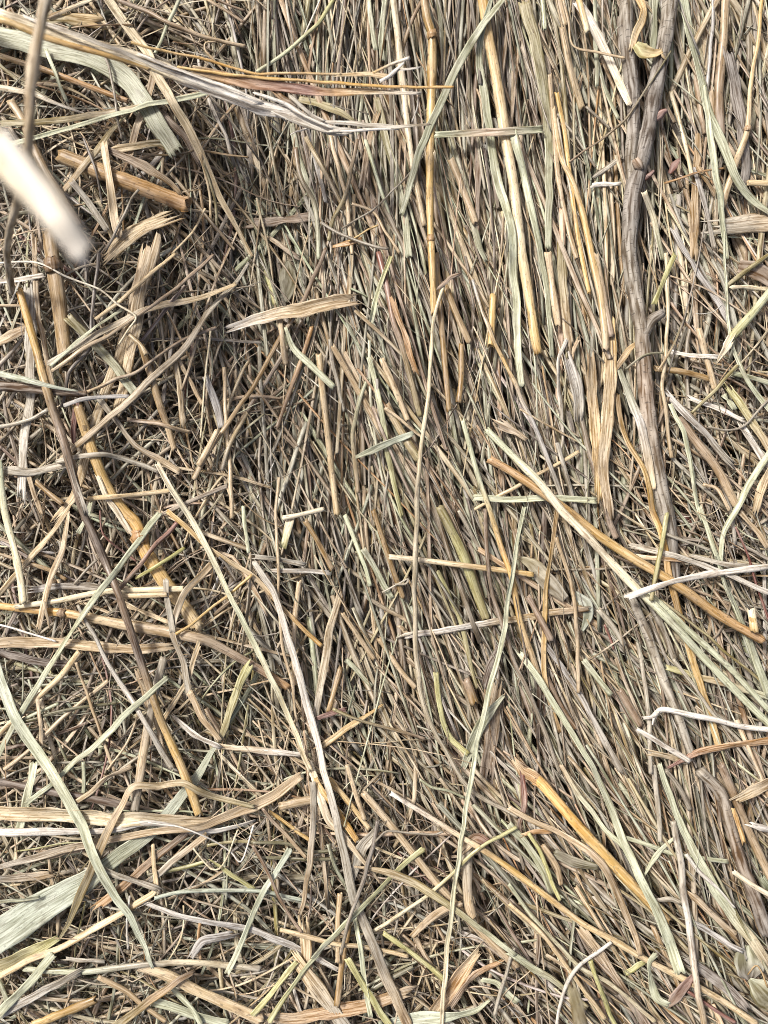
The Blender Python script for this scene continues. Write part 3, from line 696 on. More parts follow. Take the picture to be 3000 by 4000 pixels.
B3|t|cream|34|175,38 300,15 440,-20|3||short cream straw with a cut end left of centre|
B3|b|cream>yg|58|220,50 195,140 178,225|2|||
B3|x|gwhite|34|130,380 290,385 445,392|3||speckled greyish-white scrap lying crosswise left of centre|
B3|x|grey|36|-10,290 140,305 285,335|2|||
B3|t|dgold|38|318,55 400,190 495,375|1|||
B3|t|dgold|38|760,-10 830,200 890,380 955,560|0|||
B3|b|gg|38|588,958 660,1040 742,1132|2||short grey-green blade piece lying in the dark hollow|
B3|b|yg>olive|28|1178,385 1280,600 1340,760 1390,1000 1435,1140|2||narrow olive-green blade right of the wavy pale stem|
B3|t|dgold|38|550,1008 510,1150 468,1295|2||short golden-brown stalk standing in the lower middle|
B3|x|gold>straw|14 42 44|822,1248 650,1360 420,1525|3||flat golden strip slanting below the dark hollow|flat golden strip
B3|n|olive>brown|24|498,1278 700,1360 900,1410 1095,1475|4|||
B3|x|dbrown|40 70 60|1600,850 1540,960 1490,1110|0|||
B3|x|tan>brown|95 105 100|1560,1180 1530,1400 1500,1680|0||wide brown slab behind the long straight green stem|
B3|b|gg|20 80 84 40|1600,1190 1475,1350 1400,1500 1345,1660|1|leaf|dull grey-green leaf partly behind the long straight green stem|
B3|b|yg|38|1170,1045 1200,1280 1250,1450 1375,1565|2|||
B3|t|rose>dgold|62 70|1360,1085 1385,1150 1415,1240|2||stubby brown hollow stalk end in the lower middle|
B3|n|mauve>pink|30|705,548 850,630 1002,722|3|||
B3|n|grey|14|820,525 920,470 985,435 970,465 900,468|3|||
B3|t|tan|38|795,820 930,1020 1035,1145|1|||
B3|t|tan|34|560,655 680,830 765,955|2|||
B3|n|grey|26|1310,-10 1450,250 1505,345|1|||
B3|n|brown>mauve|34|1485,-20 1500,320 1550,600 1620,800 1665,960 1760,1150 1860,1400 1970,1690|3|||
B3|b|bg|36|1490,165 1545,335|2|||
B3|x|red|30 44 30|405,1335 480,1310 565,1285|2|||
B3|n|pg|34|575,20 640,180 700,340 740,480|1|||
B3|b|gg|40|700,240 800,420 880,560|1|||
B3|n|tan|34|920,735 1000,800|2|||
B3|x|violet|30|820,640 850,770|1|||
C3|b|dgold>gold>dgold|34 36 34|292,-20 255,250 220,500 205,900 210,1060 265,1290 312,1425|3||narrow golden-brown blade standing upright right of the bright yellow stem|
C3|b|pg>pg>gg>pg>pg|42 46 46 50 58 72 76|55,915 200,1130 350,1370 530,1670 620,1869 700,2079 770,2240 850,2410 950,2610 1030,2810 1085,2975|6||long pale green stalk with a rounded tip, widening into a blade|round-tipped green stalk
C3|t|yg>olive|34|1006,12 970,220 930,420 903,575|7||upright olive-green stub standing over the orange-tan stalk|
C3|x|wht>gwhite|44 46|758,545 1060,450 1350,390 1690,348|8||greyish-white split straw lying over the orange-tan stalk|greyish-white split straw
C3|x|grey>gwhite|38|775,218 1000,270 1300,370 1690,535|6|||
C3|x|grey|34|1185,288 1400,340 1690,352|5|||
C3|x|cream>orange>grey|34|800,285 1050,310 1280,330|4|||
C3|n|grey|24|990,142 1285,248|3|||
C3|t|cream>gold|58 62|1550,632 1572,775|6||short pale golden stub standing near the orange-tan stalk's end|
C3|w|mauve>grey>mauve|58 62 60|770,540 880,800 980,1080 1060,1280 1160,1570|2||grey-brown woody stem running down below the crossing straws|
C3|w|mauve|46|865,540 960,720 1055,955|3|||
C3|n|grey|25|1045,955 1180,1130 1330,1340 1470,1480 1600,1680|5|||
C3|n|tan|30|285,165 360,380 410,640 430,940 430,1170|3|||
C3|t|rose|46|105,548 180,690 255,832|4||short rose-brown stalk piece lying across the frayed whitish straw|
C3|l|olive>grey|20 110 120 60|35,295 130,340 210,430 345,565|1|withered_leaf|withered olive-grey leaf above the frayed whitish straw's right end|
C3|l|bg|30 84 70 20|400,520 480,600 490,680 455,770|2|withered_leaf|curled grey-green withered leaf at the frayed whitish straw's right end|
C3|n|red|18|1450,95 1540,320 1600,520 1690,780|5||thin reddish-brown stem near the right edge past the orange-tan stalk|
C3|n|wht|38|905,1340 970,1282 1100,1300 1350,1350 1500,1390 1690,1412|7|bent_straw|bent greyish-white straw with a frayed left end at right|bent greyish-white straw
+C3|x|wht|30 20|935,1300 905,1330 870,1335||frayed_end|
+C3|x|wht|30 16|930,1310 920,1345 915,1372||frayed_end|
C3|x|red>orange>orange|20 50 60 66|1025,1650 1200,1560 1400,1520 1690,1488|5||curled bright orange-tan strip at the right edge|orange curled strip
C3|n|gwhite|38|808,1408 960,1500 1150,1620|5|||
C3|x|straw|44|905,1560 1115,1612|4|||
C3|b|yg>pink>pg|44 50|1005,1000 1200,1070 1450,1130 1690,1210|2|||
C3|n|olive|20|950,560 1200,750 1450,960 1690,1160|4|||
C3|n|grey|34|850,860 870,1150 890,1400 880,1680|3|||
C3|x|violet>mauve|40 46|225,870 330,1010 450,1200 580,1450 705,1680|2|||
C3|t|brown|54|695,1150 835,1385|2|||
C3|t|brown|38|225,1075 340,1300 415,1410|2|||
C3|b|pg|28 36 50 66 60|1215,-30 1290,180 1345,330 1390,480 1460,640 1540,850 1600,1000 1670,1180|4||pale green blade widening downward past the orange-tan stalk's cut end|
C3|n|red|15|600,730 660,890|2|||
C3|b|tan|40|1480,0 1560,100 1659,230|1|||
C3|t|grey|40|560,630 650,740 730,860|2|||
C3|b|gg|40|470,960 560,1080 640,1180|1|||
A4|b|bg>bg>gg>bg>pg|230 222 190 120 95 82 66 24|-90,1140 180,960 540,740 750,580 940,450 1110,270 1250,90 1420,-175|1||widest bluish-green blade, tapering up from the lower left edge|widest bluish-green blade
A4|x|straw>pale>tan|100 108 90 60|-30,288 400,300 800,320 1150,345 1445,332|2||broad pale straw strap lying crosswise at lower left|broad pale straw strap
A4|b|wht>gwhite>wht|54 56 44 38 44 40|-30,410 300,415 600,410 800,380 960,358 1150,395 1380,410 1500,390 1650,345|3||whitish blade lying along the lower side of the broad pale strap|
A4|b|mauve>tan>tan|30 56 52 50 60 90 60|-20,645 200,590 400,530 700,470 1000,410 1300,380 1450,320 1659,235 1809,150 1945,50|4||dull grey-brown blade sweeping up to the right under the olive bent blade|
A4|b|olive>tan>olive|14 60 70 56 50 46 46 44|388,1105 490,890 580,680 680,450 790,250 862,125 1020,115 1180,95 1300,150 1500,210 1650,245|5||olive-tan blade bent sharply over the broad pale straw strap|bent olive blade
A4|b|olive>yg|110 104 50|-30,1300 150,1220 375,1108|3||wide olive-yellow blade below the widest bluish-green blade|
A4|x|brown>orange|55 62|1195,428 1000,590 850,720 648,890|3||brown striped stalk slanting across the widest blade's upper part|
A4|b|tan>grey|44 46|1335,438 1150,580 965,735|3|||
A4|b|straw|26 46 44 44|990,500 1012,770 990,815 800,930 600,1050 400,1160 200,1240 -20,1360|4||long pale straw blade kinked at its upper end, sloping to the left edge|
A4|x|grey|44|685,658 850,720 995,772|4|||
A4|x|gwhite>violet>gwhite|40 50 54 60 70 60|945,878 1150,960 1400,1010 1659,1060 1809,1120 1930,1180 2165,1300|3||long grey-white weathered strip forking at lower left|grey-white forked strip
+A4|x|violet|50 62 54|1245,1215 1320,1120 1490,1080||fork|
A4|t|pg>pg>grey>pale>grey|40 42 46 46|160,1300 300,1312 550,1320 830,1285 1000,1270 1250,1260 1690,1302|3||crosswise stalk, pale green at left and pale grey at right, near bottom|green-to-grey crosswise stalk
A4|x|grey|34|430,1240 645,1252|2|||
A4|t|pink>straw>pink|76 84 82|895,1280 1100,1350 1250,1430 1450,1520 1700,1635|2||thick pinkish tan stalk sloping down to the bottom edge|thick pinkish stalk
A4|b|brown>dgold>olive|36 56 58|1252,1320 1050,1450 900,1560 735,1680|4||golden-brown blade slanting over the bottom left stalks|
A4|b|pg|64|335,1205 200,1380 -20,1600|4|||
A4|x|grey>gwhite|60 74|490,1338 300,1430 30,1580|3|||
A4|t|dgold>gold|58|625,1498 400,1590 210,1670|2|||
A4|n|bg|30 28|1000,842 1200,800 1450,790 1659,795 1820,820 1960,852|4||thin bluish-green stem curving across the lower left|
A4|n|wht|12|960,355 1150,380 1350,450 1500,550 1560,605 1645,370|5|||
A4|n|pale|14|1540,400 1480,560 1420,650 1370,650 1250,520|5|||
A4|n|gwhite|16|845,830 820,1000 832,1175|6|||
A4|b|dolive>yg|28|960,692 1150,650 1330,608|1|||
A4|b|pg|70 76|1000,1508 1200,1570 1470,1665|2|||
A4|b|pg|36|1110,1420 1230,1550 1305,1670|3|||
A4|b|pg|58|222,-30 180,180 128,400|1|||
A4|b|pg|34|470,-20 300,130 175,228|1|||
A4|b|tan>straw|36|850,-8 700,60 580,160 465,245|2|||
A4|t|dbrown|52|-20,85 300,150 600,200 855,255|0|||
A4|n|gg|28|545,-40 545,80 540,170|0|||
A4|x|mauve>tan|60|-10,720 150,710 330,690|1|||
A4|b|gg|36|-20,865 130,855 260,835|1|||
A4|n|orange|24|1300,980 1290,1130 1300,1250|1|||
A4|n|tan|40|640,1350 850,1470 1080,1640|2|||
A4|b|gg|40|-20,1370 20,1450 60,1550|2|||
A4|n|olive|22|1340,500 1500,480 1659,480|1|||
A4|b|yg|30|1360,590 1500,690 1650,790|2|||
B4|b|yg>pg|44 44 40|1085,525 900,680 690,900 560,1030 370,1230|6||flat yellow-green blade slanting over the striped grey-white blade|flat yellow-green blade
B4|b|pg>yg|38|585,995 370,1240 220,1440 85,1650|5|||
B4|b|yg|38|260,1260 120,1430 -20,1600|5|||
B4|b|bg>pg|42 40|222,528 100,720 0,900 -100,1150 -185,1330|5||smooth bluish-green blade left of the straw with the golden split|
B4|b|grey>tan|44 46 30|370,95 372,350 345,650 310,870 283,945|6||grey-tan blade hanging left of the striped grey-white blade|
B4|b|cream>pink|40 60 60 40 30 12|345,-40 400,130 470,330 560,430 680,590 805,745|3||cream blade with a golden split behind the striped grey-white blade|
+B4|b|gold>yel|30 58 40|385,70 520,280 655,470||golden_split|
B4|t|gold>straw|38|478,75 600,220 735,395|2|||
B4|t|pink>tan|54 56 54|695,162 850,340 1000,530 1150,720 1290,880 1450,1060 1690,1290|2||straight pinkish tan flat stalk slanting down the lower middle|pinkish flat stalk
B4|t|wht>gold>straw>straw|34 40 44 44 46 44|875,165 1080,290 1320,440 1500,550 1659,660 1909,850 2109,1000 2309,1110 2509,1230 2759,1360 3009,1500 3240,1655|4||very long pale speckled stalk slanting down to the lower right|long pale speckled stalk
B4|t|tan>grey|66 72 76 60|1405,980 1375,850 1368,680 1372,500|3|bent_stalk|grey-tan stalk with a bent, hollow broken top in the lower middle|bent hollow stalk
+B4|x|tan>red|70 84 70|1365,500 1420,448 1495,470||broken_end|
B4|b|tan>olive>gg|14 56 58 44 36 34|640,640 850,680 1010,740 1200,860 1400,1000 1550,1110 1680,1210|6||curved olive-grey blade arching over the pinkish flat stalk|arching olive-grey blade
B4|b|tan|40 56 40|1012,1092 1100,1000 1200,930 1335,880|4|||
B4|n|pale>yg|28|755,1062 950,940 1100,840 1290,670 1430,530 1690,385|4|||
B4|n|yg|38|828,1068 1000,1190 1150,1310 1225,1375|4|||
B4|x|tan>orange>straw|90 115 100 50|1140,1595 1220,1480 1310,1360 1430,1195|3|splintered_stalk|splintered tan and orange stalk at the bottom right of the straight stem|splintered orange stalk
+B4|x|brown>orange|50 56 30|1290,1510 1420,1340 1585,1258||splinter|
B4|b|bg>pg|80 92 70 14|870,1650 1050,1625 1250,1612 1420,1570 1515,1505|4||smooth pale green leaf blade curving along the bottom edge|
B4|x|straw>tan|70 88 84|312,1050 322,1200 332,1310|4|broken_straw|broken tan straw bent in the middle at the bottom|broken tan straw
+B4|x|straw>grey|95 104 90|295,1295 430,1480 575,1680||lower_half|
B4|x|tan>orange>tan|84 92 80|110,1650 450,1590 700,1540 975,1458|2||wide orange-tan slab lying along the bottom edge|
B4|n|dgrey>mauve|34 30 26|790,340 760,500 720,620 690,750 630,900 590,1030 548,1205|7|dry_twig|dark crooked dry twig beside the striped grey-white blade|dark crooked twig
+B4|n|mauve|16|770,480 850,410 1000,420 1150,430 1212,408||side_shoot|
B4|x|grey|60 90 60|780,400 700,500 620,700|2|||
B4|n|brown>tan|28|40,265 200,440 325,585|4|||
B4|b|gold|26|85,285 220,380 345,472|3|||
B4|n|brown>rose|26|-20,500 90,700 150,850 230,970 300,1060|5|||
B4|n|dolive|24|-20,483 200,490 330,540 520,540|2|||
B4|n|dolive|24|-20,578 240,590 530,590|2|||
B4|n|straw|34|160,1040 500,1130 800,1180 985,1222|4|||
B4|f|pg|34|638,965 680,1200 745,1610|4|||
B4|b|yg|44|598,1238 700,1420 870,1670|4|||
B4|b|gg|26|468,495 520,650 625,835|3|||
B4|t|dgold|44|602,1015 560,1250 528,1510|3|||
B4|t|tan|38|545,815 530,1000 530,1260|3|||
B4|n|grey|30|1665,1160 1600,1400 1548,1600|4|||
B4|t|pink|34|590,-20 650,180 705,335|2|||
B4|b|pg|48|1465,1368 1560,1400 1690,1520|2|||
B4|t|tan|60|160,250 280,220 400,200|1|||
B4|n|gg|18|1060,75 1130,115 1240,150 1350,200|2|||
B4|x|tan>pink|36|1030,1090 1090,1210 1140,1290|2|||
B4|b|dolive|30|750,1440 900,1350 1020,1290|1|||
B4|n|grey|16|900,860 920,950 890,1100|3|||
C4|t|yel>yel>gold>gold>dgold|70 76 74 70 60|105,30 200,110 380,320 560,520 700,670 850,830 1015,1000|3||bright yellow stalk with a frayed pinkish tip at lower right|bright yellow stalk
+C4|x|pink>orange|40 90 80|30,-30 90,30 165,85||frayed_tip|
+C4|x|red>brown|30 46 44 20|65,40 80,230 50,370 62,445||sheath|red-brown sheath hanging from the tip
C4|b|pink>tan>tan|36 40 52 56 34|-20,262 150,350 350,450 500,540 600,650 700,850 780,1030 835,1210|4||curved tan blade arching over below the bright yellow stalk|
C4|b|tan>pg>pg|30 34 40|318,-15 420,160 520,280 600,400 700,490 770,570|4|||
C4|b|pg>pg>pg>pink|38 48 60 70 76 70|955,-20 1030,200 1100,390 1180,540 1260,680 1340,820 1430,960 1550,1110 1690,1320|5||broad pale green blade running down to the lower right edge|broad lower right green blade
C4|n|grey|40|915,-20 940,200 962,480|2|||
C4|n|grey>gwhite>tan|46 50 48|1040,345 1100,600 1110,800 1150,1050 1190,1350 1245,1680|6||long grey weathered stem running down to the bottom edge at right|grey weathered stem
C4|n|mauve|36|1000,10 1100,160 1155,270|2|||
C4|w|mauve>brown>dgrey|80 86 84|1215,20 1350,160 1420,400 1480,600 1560,800 1650,1070|2|bark_stem|rough grey-brown bark-covered stem at the lower right|rough bark stem
C4|t|brown>tan|60|1355,-20 1440,180 1530,400 1680,720|2|||
C4|x|yel|30|1435,270 1505,470|3|||
C4|b|gwhite|28 30 14|1125,555 1220,680 1350,800 1445,905|6||thin whitish blade lying along the broad lower right green blade|
C4|t|cream|34|1425,662 1560,760 1690,830|4||short cream straw reaching in from the lower right edge|
C4|l|gg>dgrey|40 190 215 190 40|1530,1150 1530,1205 1535,1260 1540,1320 1545,1375|3|round_leaf|round grey-green leaf near the lower right corner|round grey-green leaf
C4|l|gg>olive|30 150 190 160|1540,1370 1590,1420 1640,1470 1700,1520|3|round_leaf|second dull green leaf just below the round grey-green leaf|
+C4|n|dgold|12|1530,1340 1590,1280 1659,1420||leaf_stalk|
C4|l|rose>red|30 86 92 30|1005,1550 1070,1470 1120,1410 1175,1345|5|dead_leaf|curled reddish-brown leaf on a grey-green stalk near the bottom|
+C4|b|gg>pg|40 36 50 60 44|930,1210 890,1265 910,1400 940,1500 1015,1535||leaf_stalk|
C4|x|wht|40|1555,368 1690,410|3|||
C4|b|gg|56|-20,375 100,500 190,640 262,805|3|||
C4|n|yg|30|105,425 180,540 250,720 312,855|4|||
C4|b|pg>olive|50|-20,1190 120,1290 260,1370 485,1555|4||pale green blade slanting at the bottom right of the long straight stem|
C4|n|gg>pale|30|-20,750 130,960 300,1150 440,1290 640,1400 925,1645|3|||
C4|n|straw|30|-20,880 200,1080 400,1350 605,1625|3|||
C4|n|gwhite|26|645,1128 450,1270 370,1370 320,1500 285,1680|6||thin greyish-white stem curving down to the bottom edge|
C4|x|tan>brown|68 72|475,1075 600,1250 700,1400 800,1550 880,1680|2|||
C4|n|yg|34|508,1245 580,1450 675,1680|4|||
C4|b|dolive|60 76 50|280,555 400,610 555,645|0|||
C4|b|pg|16 40 14|1062,440 960,540 858,695|5|||
C4|b|gg|30|740,448 920,510 1100,570 1400,602|3|||
C4|x|violet|40|1165,995 1320,1090 1485,1185|3|||
C4|x|tan|50|1165,825 1300,950 1455,1095|2|||
C4|x|dgrey|70|1180,1265 1350,1390 1510,1540|2|||
C4|n|red|26|1135,1445 1280,1540 1450,1650|2|||
C4|x|straw>tan|84 94|1480,190 1580,140 1690,80|2|||
C4|x|orange|32|80,432 160,415 245,410|3|||
C4|b|grey|36|935,860 1030,850 1100,880|2|||
C4|b|yg|40|740,1330 800,1290 860,1255|2|||
C4|t|tan|40|200,500 290,640 320,760|1|||
A1|x|pale>cream>pale>cream>pale>gwhite>gwhite>wht>gwhite|90 90 88 90 108 112 86 54|-330,40 -20,85 400,228 800,345 1050,440 1300,545 1659,690 1900,740 2130,840 2250,852|z5,45,40,34,30,28,26,25,24,23|torn_straw_bundle|torn bundle of grey and golden straw reaching in from the left edge|torn straw bundle
+A1|t|yel>gold>yel>gold|54 52 44 20|-330,110 -20,120 300,245 700,362 970,450|z6,49,46,40,34|golden_stalk|golden stalk along the bundle's lower edge
+A1|x|wht>grey>gwhite>wht|24 34 30 44 40|150,105 500,225 900,385 1200,500 1659,665|z43,41,36,32,29|grey_sheath|
+A1|n|gold>yel>straw|18 20 18|850,280 1050,330 1350,390 1659,475 1960,475 2210,480|z36,33,30,29,28,28|thin_stem|
+A1|n|gold>yel|20 24 20|1150,435 1659,500 2060,530 2560,562 2940,566|z31,29,28,27,26|thin_stem|bright yellow stem reaching furthest right
+A1|x|pink>orange>red>orange>straw>gwhite|60 80 70 50 20|1250,455 1659,545 1960,580 2160,600 2460,595 2700,607|z30,28,27,26,26,26|orange_sheath|reddish torn sheath
+B1|x|gwhite>grey|26 36 30 20|430,790 700,805 900,825 1112,812|z24,24,24,24|frayed_strip|
+B1|x|straw|22 40 40|530,485 700,480 845,500|z28,28,28|papery_sheath|
+B1|t|gold>wht|18 26|760,472 870,420 995,375|z28,28,30|stem_tip|
+B1|x|wht|20 30 14|815,520 880,480 955,405|z28,29,30|shred|
+B1|x|wht|20 14|860,495 930,455 1048,438|z28,29,30|shred|
+B1|x|gwhite|18 10|-20,695 70,740 155,805|z26,24,20|shred|
+B1|x|gwhite|22 12|60,690 140,735 197,785|z26,24,20|shred|
+B1|x|orange>dgrey|50 20|120,600 200,650 270,690|z27,26,25|shred|
+B1|x|grey>gwhite|30 26|240,640 340,730 440,790|z27,26,25|shred|
+B1|n|mauve|10|480,680 600,710 730,738|z25,24,22|fibre|
+A1|x|wht>gwhite|20 26 16|900,350 1200,470 1500,575 1700,660|z37,33,31,29|shred|
+A1|x|wht|16 22 12|1300,590 1480,650 1659,715 1800,760|z29,28,26,24|shred|
+B1|x|wht>gwhite|20 30 16|0,610 150,660 330,760 480,830|z28,27,26,25|shred|
+B1|x|gwhite>grey|16 24 10|100,720 260,790 420,845 560,860|z27,26,25,24|shred|
+B1|x|wht|14 22 12|480,850 640,845 780,838 920,835|z25,25,25,24|shred|
+B1|x|wht|16 10|330,832 270,850 230,868|z24,22,20|shred|
+B1|n|gwhite|12|1050,625 1045,700 1010,790|z25,23,20|fibre|
A1|w|grey>ltan>grey|66 74 78 74 66 60 50 44|420,-320 310,-40 250,230 205,500 190,800 178,1000 120,1280 60,1500 45,1659 75,1870 70,1900|z0,92,98,100,98,92,78,58,38,12,8|blurred_twig|out-of-focus brown stem standing upright at the upper left|blurred brown stem
A1|t|gwhite>wht>cream>wht|270 280 285 275 250 180|-1150,250 -640,520 -60,950 200,1190 400,1450 545,1650|z-5,70,160,168,170,168|blurred_stalk|big out-of-focus pale stalk jutting in from the left edge|blurred pale stalk
C4|x|olive>tan|60 120 130|390,1430 430,1560 470,1700 520,2000|z62,60,56,0|blurred_straw|out-of-focus olive straw tip poking up at the bottom edge|
"""
# ---------------------------------------------------------------- build the strands
ITEMS = []
for ln in DATA.strip().split('\n'):
    part = ln.startswith('+')
    f = (ln[1:] if part else ln).split('|')
    f += [''] * (9 - len(f))
    tile, kind, cols, ws, pts, lvl, name, label, lm = f[:9]
    if tile == 'O': ox, oy, sc = 0, 0, 3000 / 1659
    else: ox, oy, sc = 1000 * 'ABC'.index(tile[0]), 1000 * (int(tile[1]) - 1), 1000 / 1659
    P = np.array([[float(v) for v in p.split(',')] for p in pts.split()]) * sc + (ox, oy)
    nodes = []
    if '@' in label: label, nd = label.split('@'); nodes = [float(v) for v in nd.split(',')]
    it = dict(kind=kind, cols=cols.split('>'), w=np.array([float(v) for v in ws.split()]) * sc, P=P, lvl=lvl, name=name, label=label, lm=lm, nodes=nodes, parts=[], i=len(ITEMS))
    if part: ITEMS[-1]['parts'].append(it)
    else: ITEMS.append(it)

# height map of what already lies there (1 mm cells)
GXN, GYN = 400, 500
ggx, ggy = np.meshgrid((np.arange(GXN) - GXN / 2) * 1e-3, (np.arange(GYN) - GYN / 2) * 1e-3, indexing='ij')
TOP = hfield(ggx, ggy)
def cells(X, Y):
    return np.clip((X * 1000 + GXN / 2).astype(int), 0, GXN - 1), np.clip((Y * 1000 + GYN / 2).astype(int), 0, GYN - 1)

def smooth(a, k):
    if k < 1 or len(a) < 4: return a
    k = min(k, len(a) // 2)
    p = np.pad(a, k, mode='edge'); w = np.hanning(2 * k + 3)[1:-1]; w /= w.sum()
    return np.convolve(p, w, 'valid')

def hull(S, z):
    """upper convex hull of z over S"""
    st = []
    for i in range(len(S)):
        while len(st) > 1 and (z[st[-1]] - z[st[-2]]) * (S[i] - S[st[-2]]) <= (z[i] - z[st[-2]]) * (S[st[-1]] - S[st[-2]]): st.pop()
        st.append(i)
    return np.interp(S, S[st], z[st])

def arc(P):
    s = np.concatenate([[0], np.cumsum(np.linalg.norm(np.diff(P, axis=0), axis=1))])
    return s / s[-1]

def build_strand(it, base=None):
    """centre line in 3D from the photo pixels and what the strand lies on"""
    rng = np.random.default_rng(1000 + it['i'] * 37 + len(it['P']) * 7 + int(it['P'][0, 0]) % 91)
    kind = it['kind']
    step = 11 if kind != 'l' else 6
    Q = catmull(it['P'], step); n = len(Q); t = arc(Q)
    W = np.interp(t, np.linspace(0, 1, len(it['w'])), it['w']) * 0.92   # photo pixels
    if len(it['w']) == 1: W = W * (1 + 0.06 * wob(n, 4, rng))
    # small natural waviness
    if kind in 'nxbf':
        d = np.gradient(Q, axis=0); d /= np.linalg.norm(d, axis=1)[:, None] + 1e-9
        Q = Q + np.stack([-d[:, 1], d[:, 0]], 1) * (wob(n, max(2, n // 6), rng) * 1.6)[:, None]
    if it['lvl'].startswith('z'):
        zz = [float(v) for v in it['lvl'][1:].split(',')]
        z = smooth(np.interp(t, arc(it['P']), zz) * 1e-3, 4)
        X, Y = unproj(Q[:, 0], Q[:, 1], z)
    else:
        z = np.zeros(n)
        for _ in range(3):
            X, Y = unproj(Q[:, 0], Q[:, 1], z)
            wm = W * 1e-4 / 2
            thick = wm if kind in 'tnw' else 0.25 * wm
            if base is not None: surf = base(X, Y)
            elif it['lvl'] == '0': surf = smooth(hfield(X, Y), 6) + 0.0009
            else:
                g = np.maximum.reduce([TOP[cells(X + a * wm, Y + b * wm)] for a, b in ((0, 0), (.7, 0), (-.7, 0), (0, .7), (0, -.7))])
                S = np.concatenate([[0], np.cumsum(np.hypot(np.diff(X), np.diff(Y)))])
                loc = smooth(np.maximum.reduce([np.roll(np.pad(g, 3, mode='edge'), k)[3:-3] for k in range(-3, 4)]), 5)
                hz = hull(S, loc)
                st = 0.6 if kind in 'tw' else (0.4 if kind in 'nf' else 0.25)
                surf = smooth(st * hz + (1 - st) * loc, 5)
            z = surf + thick * (0.0 if it['lvl'] == 'c' else 0.9)
    C = np.stack([X, Y, z], 1)
    Wm = W * 1e-4 * (D - z) / D
    cols = np.array([COL[c] for c in it['cols']])
    br = 1 + rng.normal(0, 0.05)
    tw_ = t + 0.03 * wob(n, 5, rng)
    tint = np.stack([np.interp(tw_, np.linspace(0, 1, len(cols)), cols[:, k]) for k in range(3)], 1) * br
    V, F, UV, TI = sweep(C, Wm, kind, tint, rng, rng.random())
    return C, Wm, V, F, UV, TI

def occupy(C, Wm, kind):
    k = 0.45 if kind in 'tnw' else 0.15
    for fx in (-.8, -.4, 0, .4, .8):
        for fy in (-.8, 0, .8):
            i, j = cells(C[:, 0] + fx * Wm / 2, C[:, 1] + fy * Wm / 2)
            np.maximum.at(TOP, (i, j), C[:, 2] + k * Wm)

DEFNAME = dict(t='straw_stalk', n='hay_straw', b='hay_leaf', f='hay_leaf', x='straw_strip', w='woody_stem', l='leaf')
CATS = dict(t='stalk', n='stem', b='blade', f='blade', x='strip', w='twig', l='leaf')
def link(name, V, F, UV, TI, mat, parent=None):
    o_ = V.mean(0) if parent is None else None
    org = Vector(V[np.argmin(V[:, 2])]) if parent is None else parent.location
    if parent is None: org = Vector((V[:, 0].mean(), V[:, 1].mean(), V[:, 2].min()))
    ob = bpy.data.objects.new(name, make_mesh(name, V - np.array(org), F, UV, TI, mat))
    if parent is None: ob.location = org
    else: ob.parent = parent
    scene.collection.objects.link(ob)
    return ob

def node_ring(C, Wm, frac, tint):
    """the swollen joint of a stalk"""
    i = int(np.clip(frac * (len(C) - 1), 2, len(C) - 3))
    d = C[i + 1] - C[i - 1]; d /= np.linalg.norm(d)
    ss = np.linspace(-1, 1, 7)
    w = Wm[i]
    CC = C[i] + d[None] * (ss * w * 0.42)[:, None]
    WW = w * (1.03 + 0.20 * np.exp(-(ss * 2.2) ** 2))
    return sweep(CC, WW, 'w', np.tile(tint, (7, 1)), np.random.default_rng(i), 0.3)

order = sorted(ITEMS, key=lambda q: (99 if q['lvl'][0] == 'z' else int(q['lvl']), q['i']))
for it in order:
    C, Wm, V, F, UV, TI = build_strand(it)
    k = it['kind']
    ob = link(it['name'] or DEFNAME[k], V, F, UV, TI, MAT[k])
    it['ob'] = ob
    if it['lvl'][0] != 'z': occupy(C, Wm, k)
    for nf in it['nodes']:
        tint = TI[len(TI) // 2, :3] * np.array([0.62, 0.52, 0.45])
        link('joint', *node_ring(C, Wm, nf, tint), MAT['t'], ob)
    for pt in it['parts']:
        zc = C[:, 2]
        if pt['lvl'] and pt['lvl'][0] == 'z': bs = None
        else:
            def bs(X, Y, C=C, Wm=Wm, cen=pt['lvl'] == 'c'):
                dd = (X[:, None] - C[None, :, 0]) ** 2 + (Y[:, None] - C[None, :, 1]) ** 2
                j = dd.argmin(1)
                return C[j, 2] + (0 if cen else (0.25 if it['kind'] in 'tnw' else 0.08) * Wm[j])
        Cp, Wp, V, F, UV, TI = build_strand(pt, bs)
        po = link(pt['name'], V, F, UV, TI, MAT[pt['kind']], ob)
        if pt['label']: po['label'] = pt['label']
        if pt['lvl'][:1] != 'z': occupy(Cp, Wp, pt['kind'])

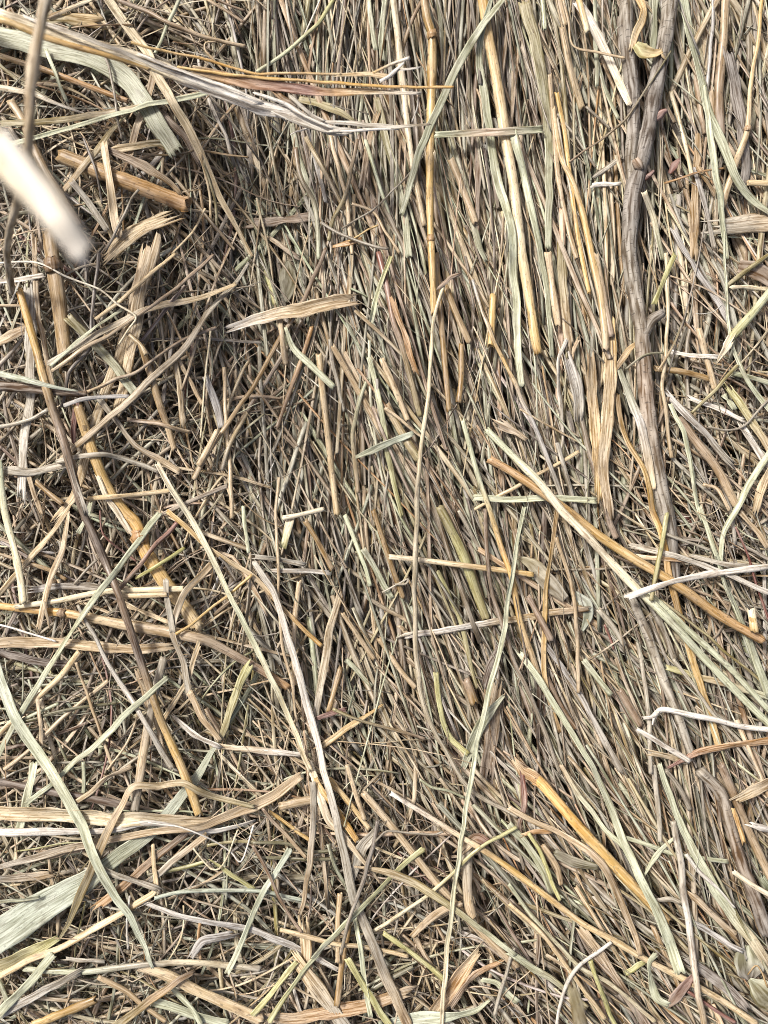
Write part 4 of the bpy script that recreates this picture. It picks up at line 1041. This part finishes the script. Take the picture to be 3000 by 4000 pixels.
# ---------------------------------------------------------------- labels
NOUN = dict(t='straw stalk', n='grass stem', b='grass blade', f='folded blade', x='straw strip', w='woody stem', l='leaf')
marks = [q for q in ITEMS if q['lm']]
for q in marks: q['Q'] = catmull(q['P'], 40)
used = {}
def phrase(it, skip=()):
    c = it['P'].mean(0) if len(it['P']) == 2 else catmull(it['P'], 40).mean(0)
    best = []
    for m in marks:
        if m is it: continue
        Q = m['Q']; Q = Q[(Q[:, 0] > 0) & (Q[:, 0] < 3000) & (Q[:, 1] > 0) & (Q[:, 1] < 4000)]
        dd = np.hypot(*(Q - c).T); j = dd.argmin()
        v = c - Q[j]
        side = ('right of' if v[0] > 0 else 'left of') if abs(v[0]) > abs(v[1]) else ('below' if v[1] > 0 else 'above')
        best.append((dd[j], side, m['lm']))
    best.sort(key=lambda b: b[0])
    return best
for it in ITEMS:
    if it['label']: used[it['label']] = 1
for it in ITEMS:
    o = it['ob']; k = it['kind']
    L = np.linalg.norm(np.diff(it['P'], axis=0), axis=1).sum(); w = it['w'].mean()
    if not it['label']:
        dx, dy = it['P'][-1] - it['P'][0]; a = math.degrees(math.atan2(dy, dx)) % 180
        lean = 'crosswise' if a < 22 or a > 158 else ('upright' if 68 < a < 112 else ('right-slanting' if a <= 68 else 'left-slanting'))
        size = ('short ' if L < 170 else 'long ' if L > 620 else '') + ('thin ' if w < 13 else 'wide ' if w > 34 else '')
        colr = WORD[it['cols'][0]] + (' to ' + WORD[it['cols'][-1]] if it['cols'][0] != it['cols'][-1] and len(it['cols']) == 2 else '')
        bp = phrase(it)
        cands = [f"{size}{colr} {lean} {NOUN[k]} {bp[0][1]} the {bp[0][2]}"]
        cands += [f"{size}{colr} {lean} {NOUN[k]} between the {bp[0][2]} and the {b[2]}" for b in bp[1:5]]
        cands += [f"{size}{WORD[it['cols'][0]]} {NOUN[k]} {b[1]} the {b[2]}" for b in bp[1:5]]
        ok = [c for c in cands if c not in used and len(c.split()) <= 16]
        it['label'] = ok[0] if ok else cands[0]
        used[it['label']] = 1
    o['label'] = it['label']
    o['category'] = {'papery_husk': 'husk', 'straw_husk': 'husk', 'husk': 'husk', 'torn_straw_bundle': 'straw', 'stick': 'stick', 'bent_straw': 'straw', 'broken_straw': 'straw', 'straw_scrap': 'scrap', 'leaf_scrap': 'scrap', 'leaf': 'leaf'}.get(o.name.split('.')[0], CATS[k])
    o['group'] = {'t': 'straw stalks in the hay', 'n': 'thin stems in the hay', 'b': 'grass blades in the hay', 'f': 'grass blades in the hay', 'x': 'torn straw strips in the hay', 'w': 'woody stems in the hay', 'l': 'leaves in the hay'}[k]
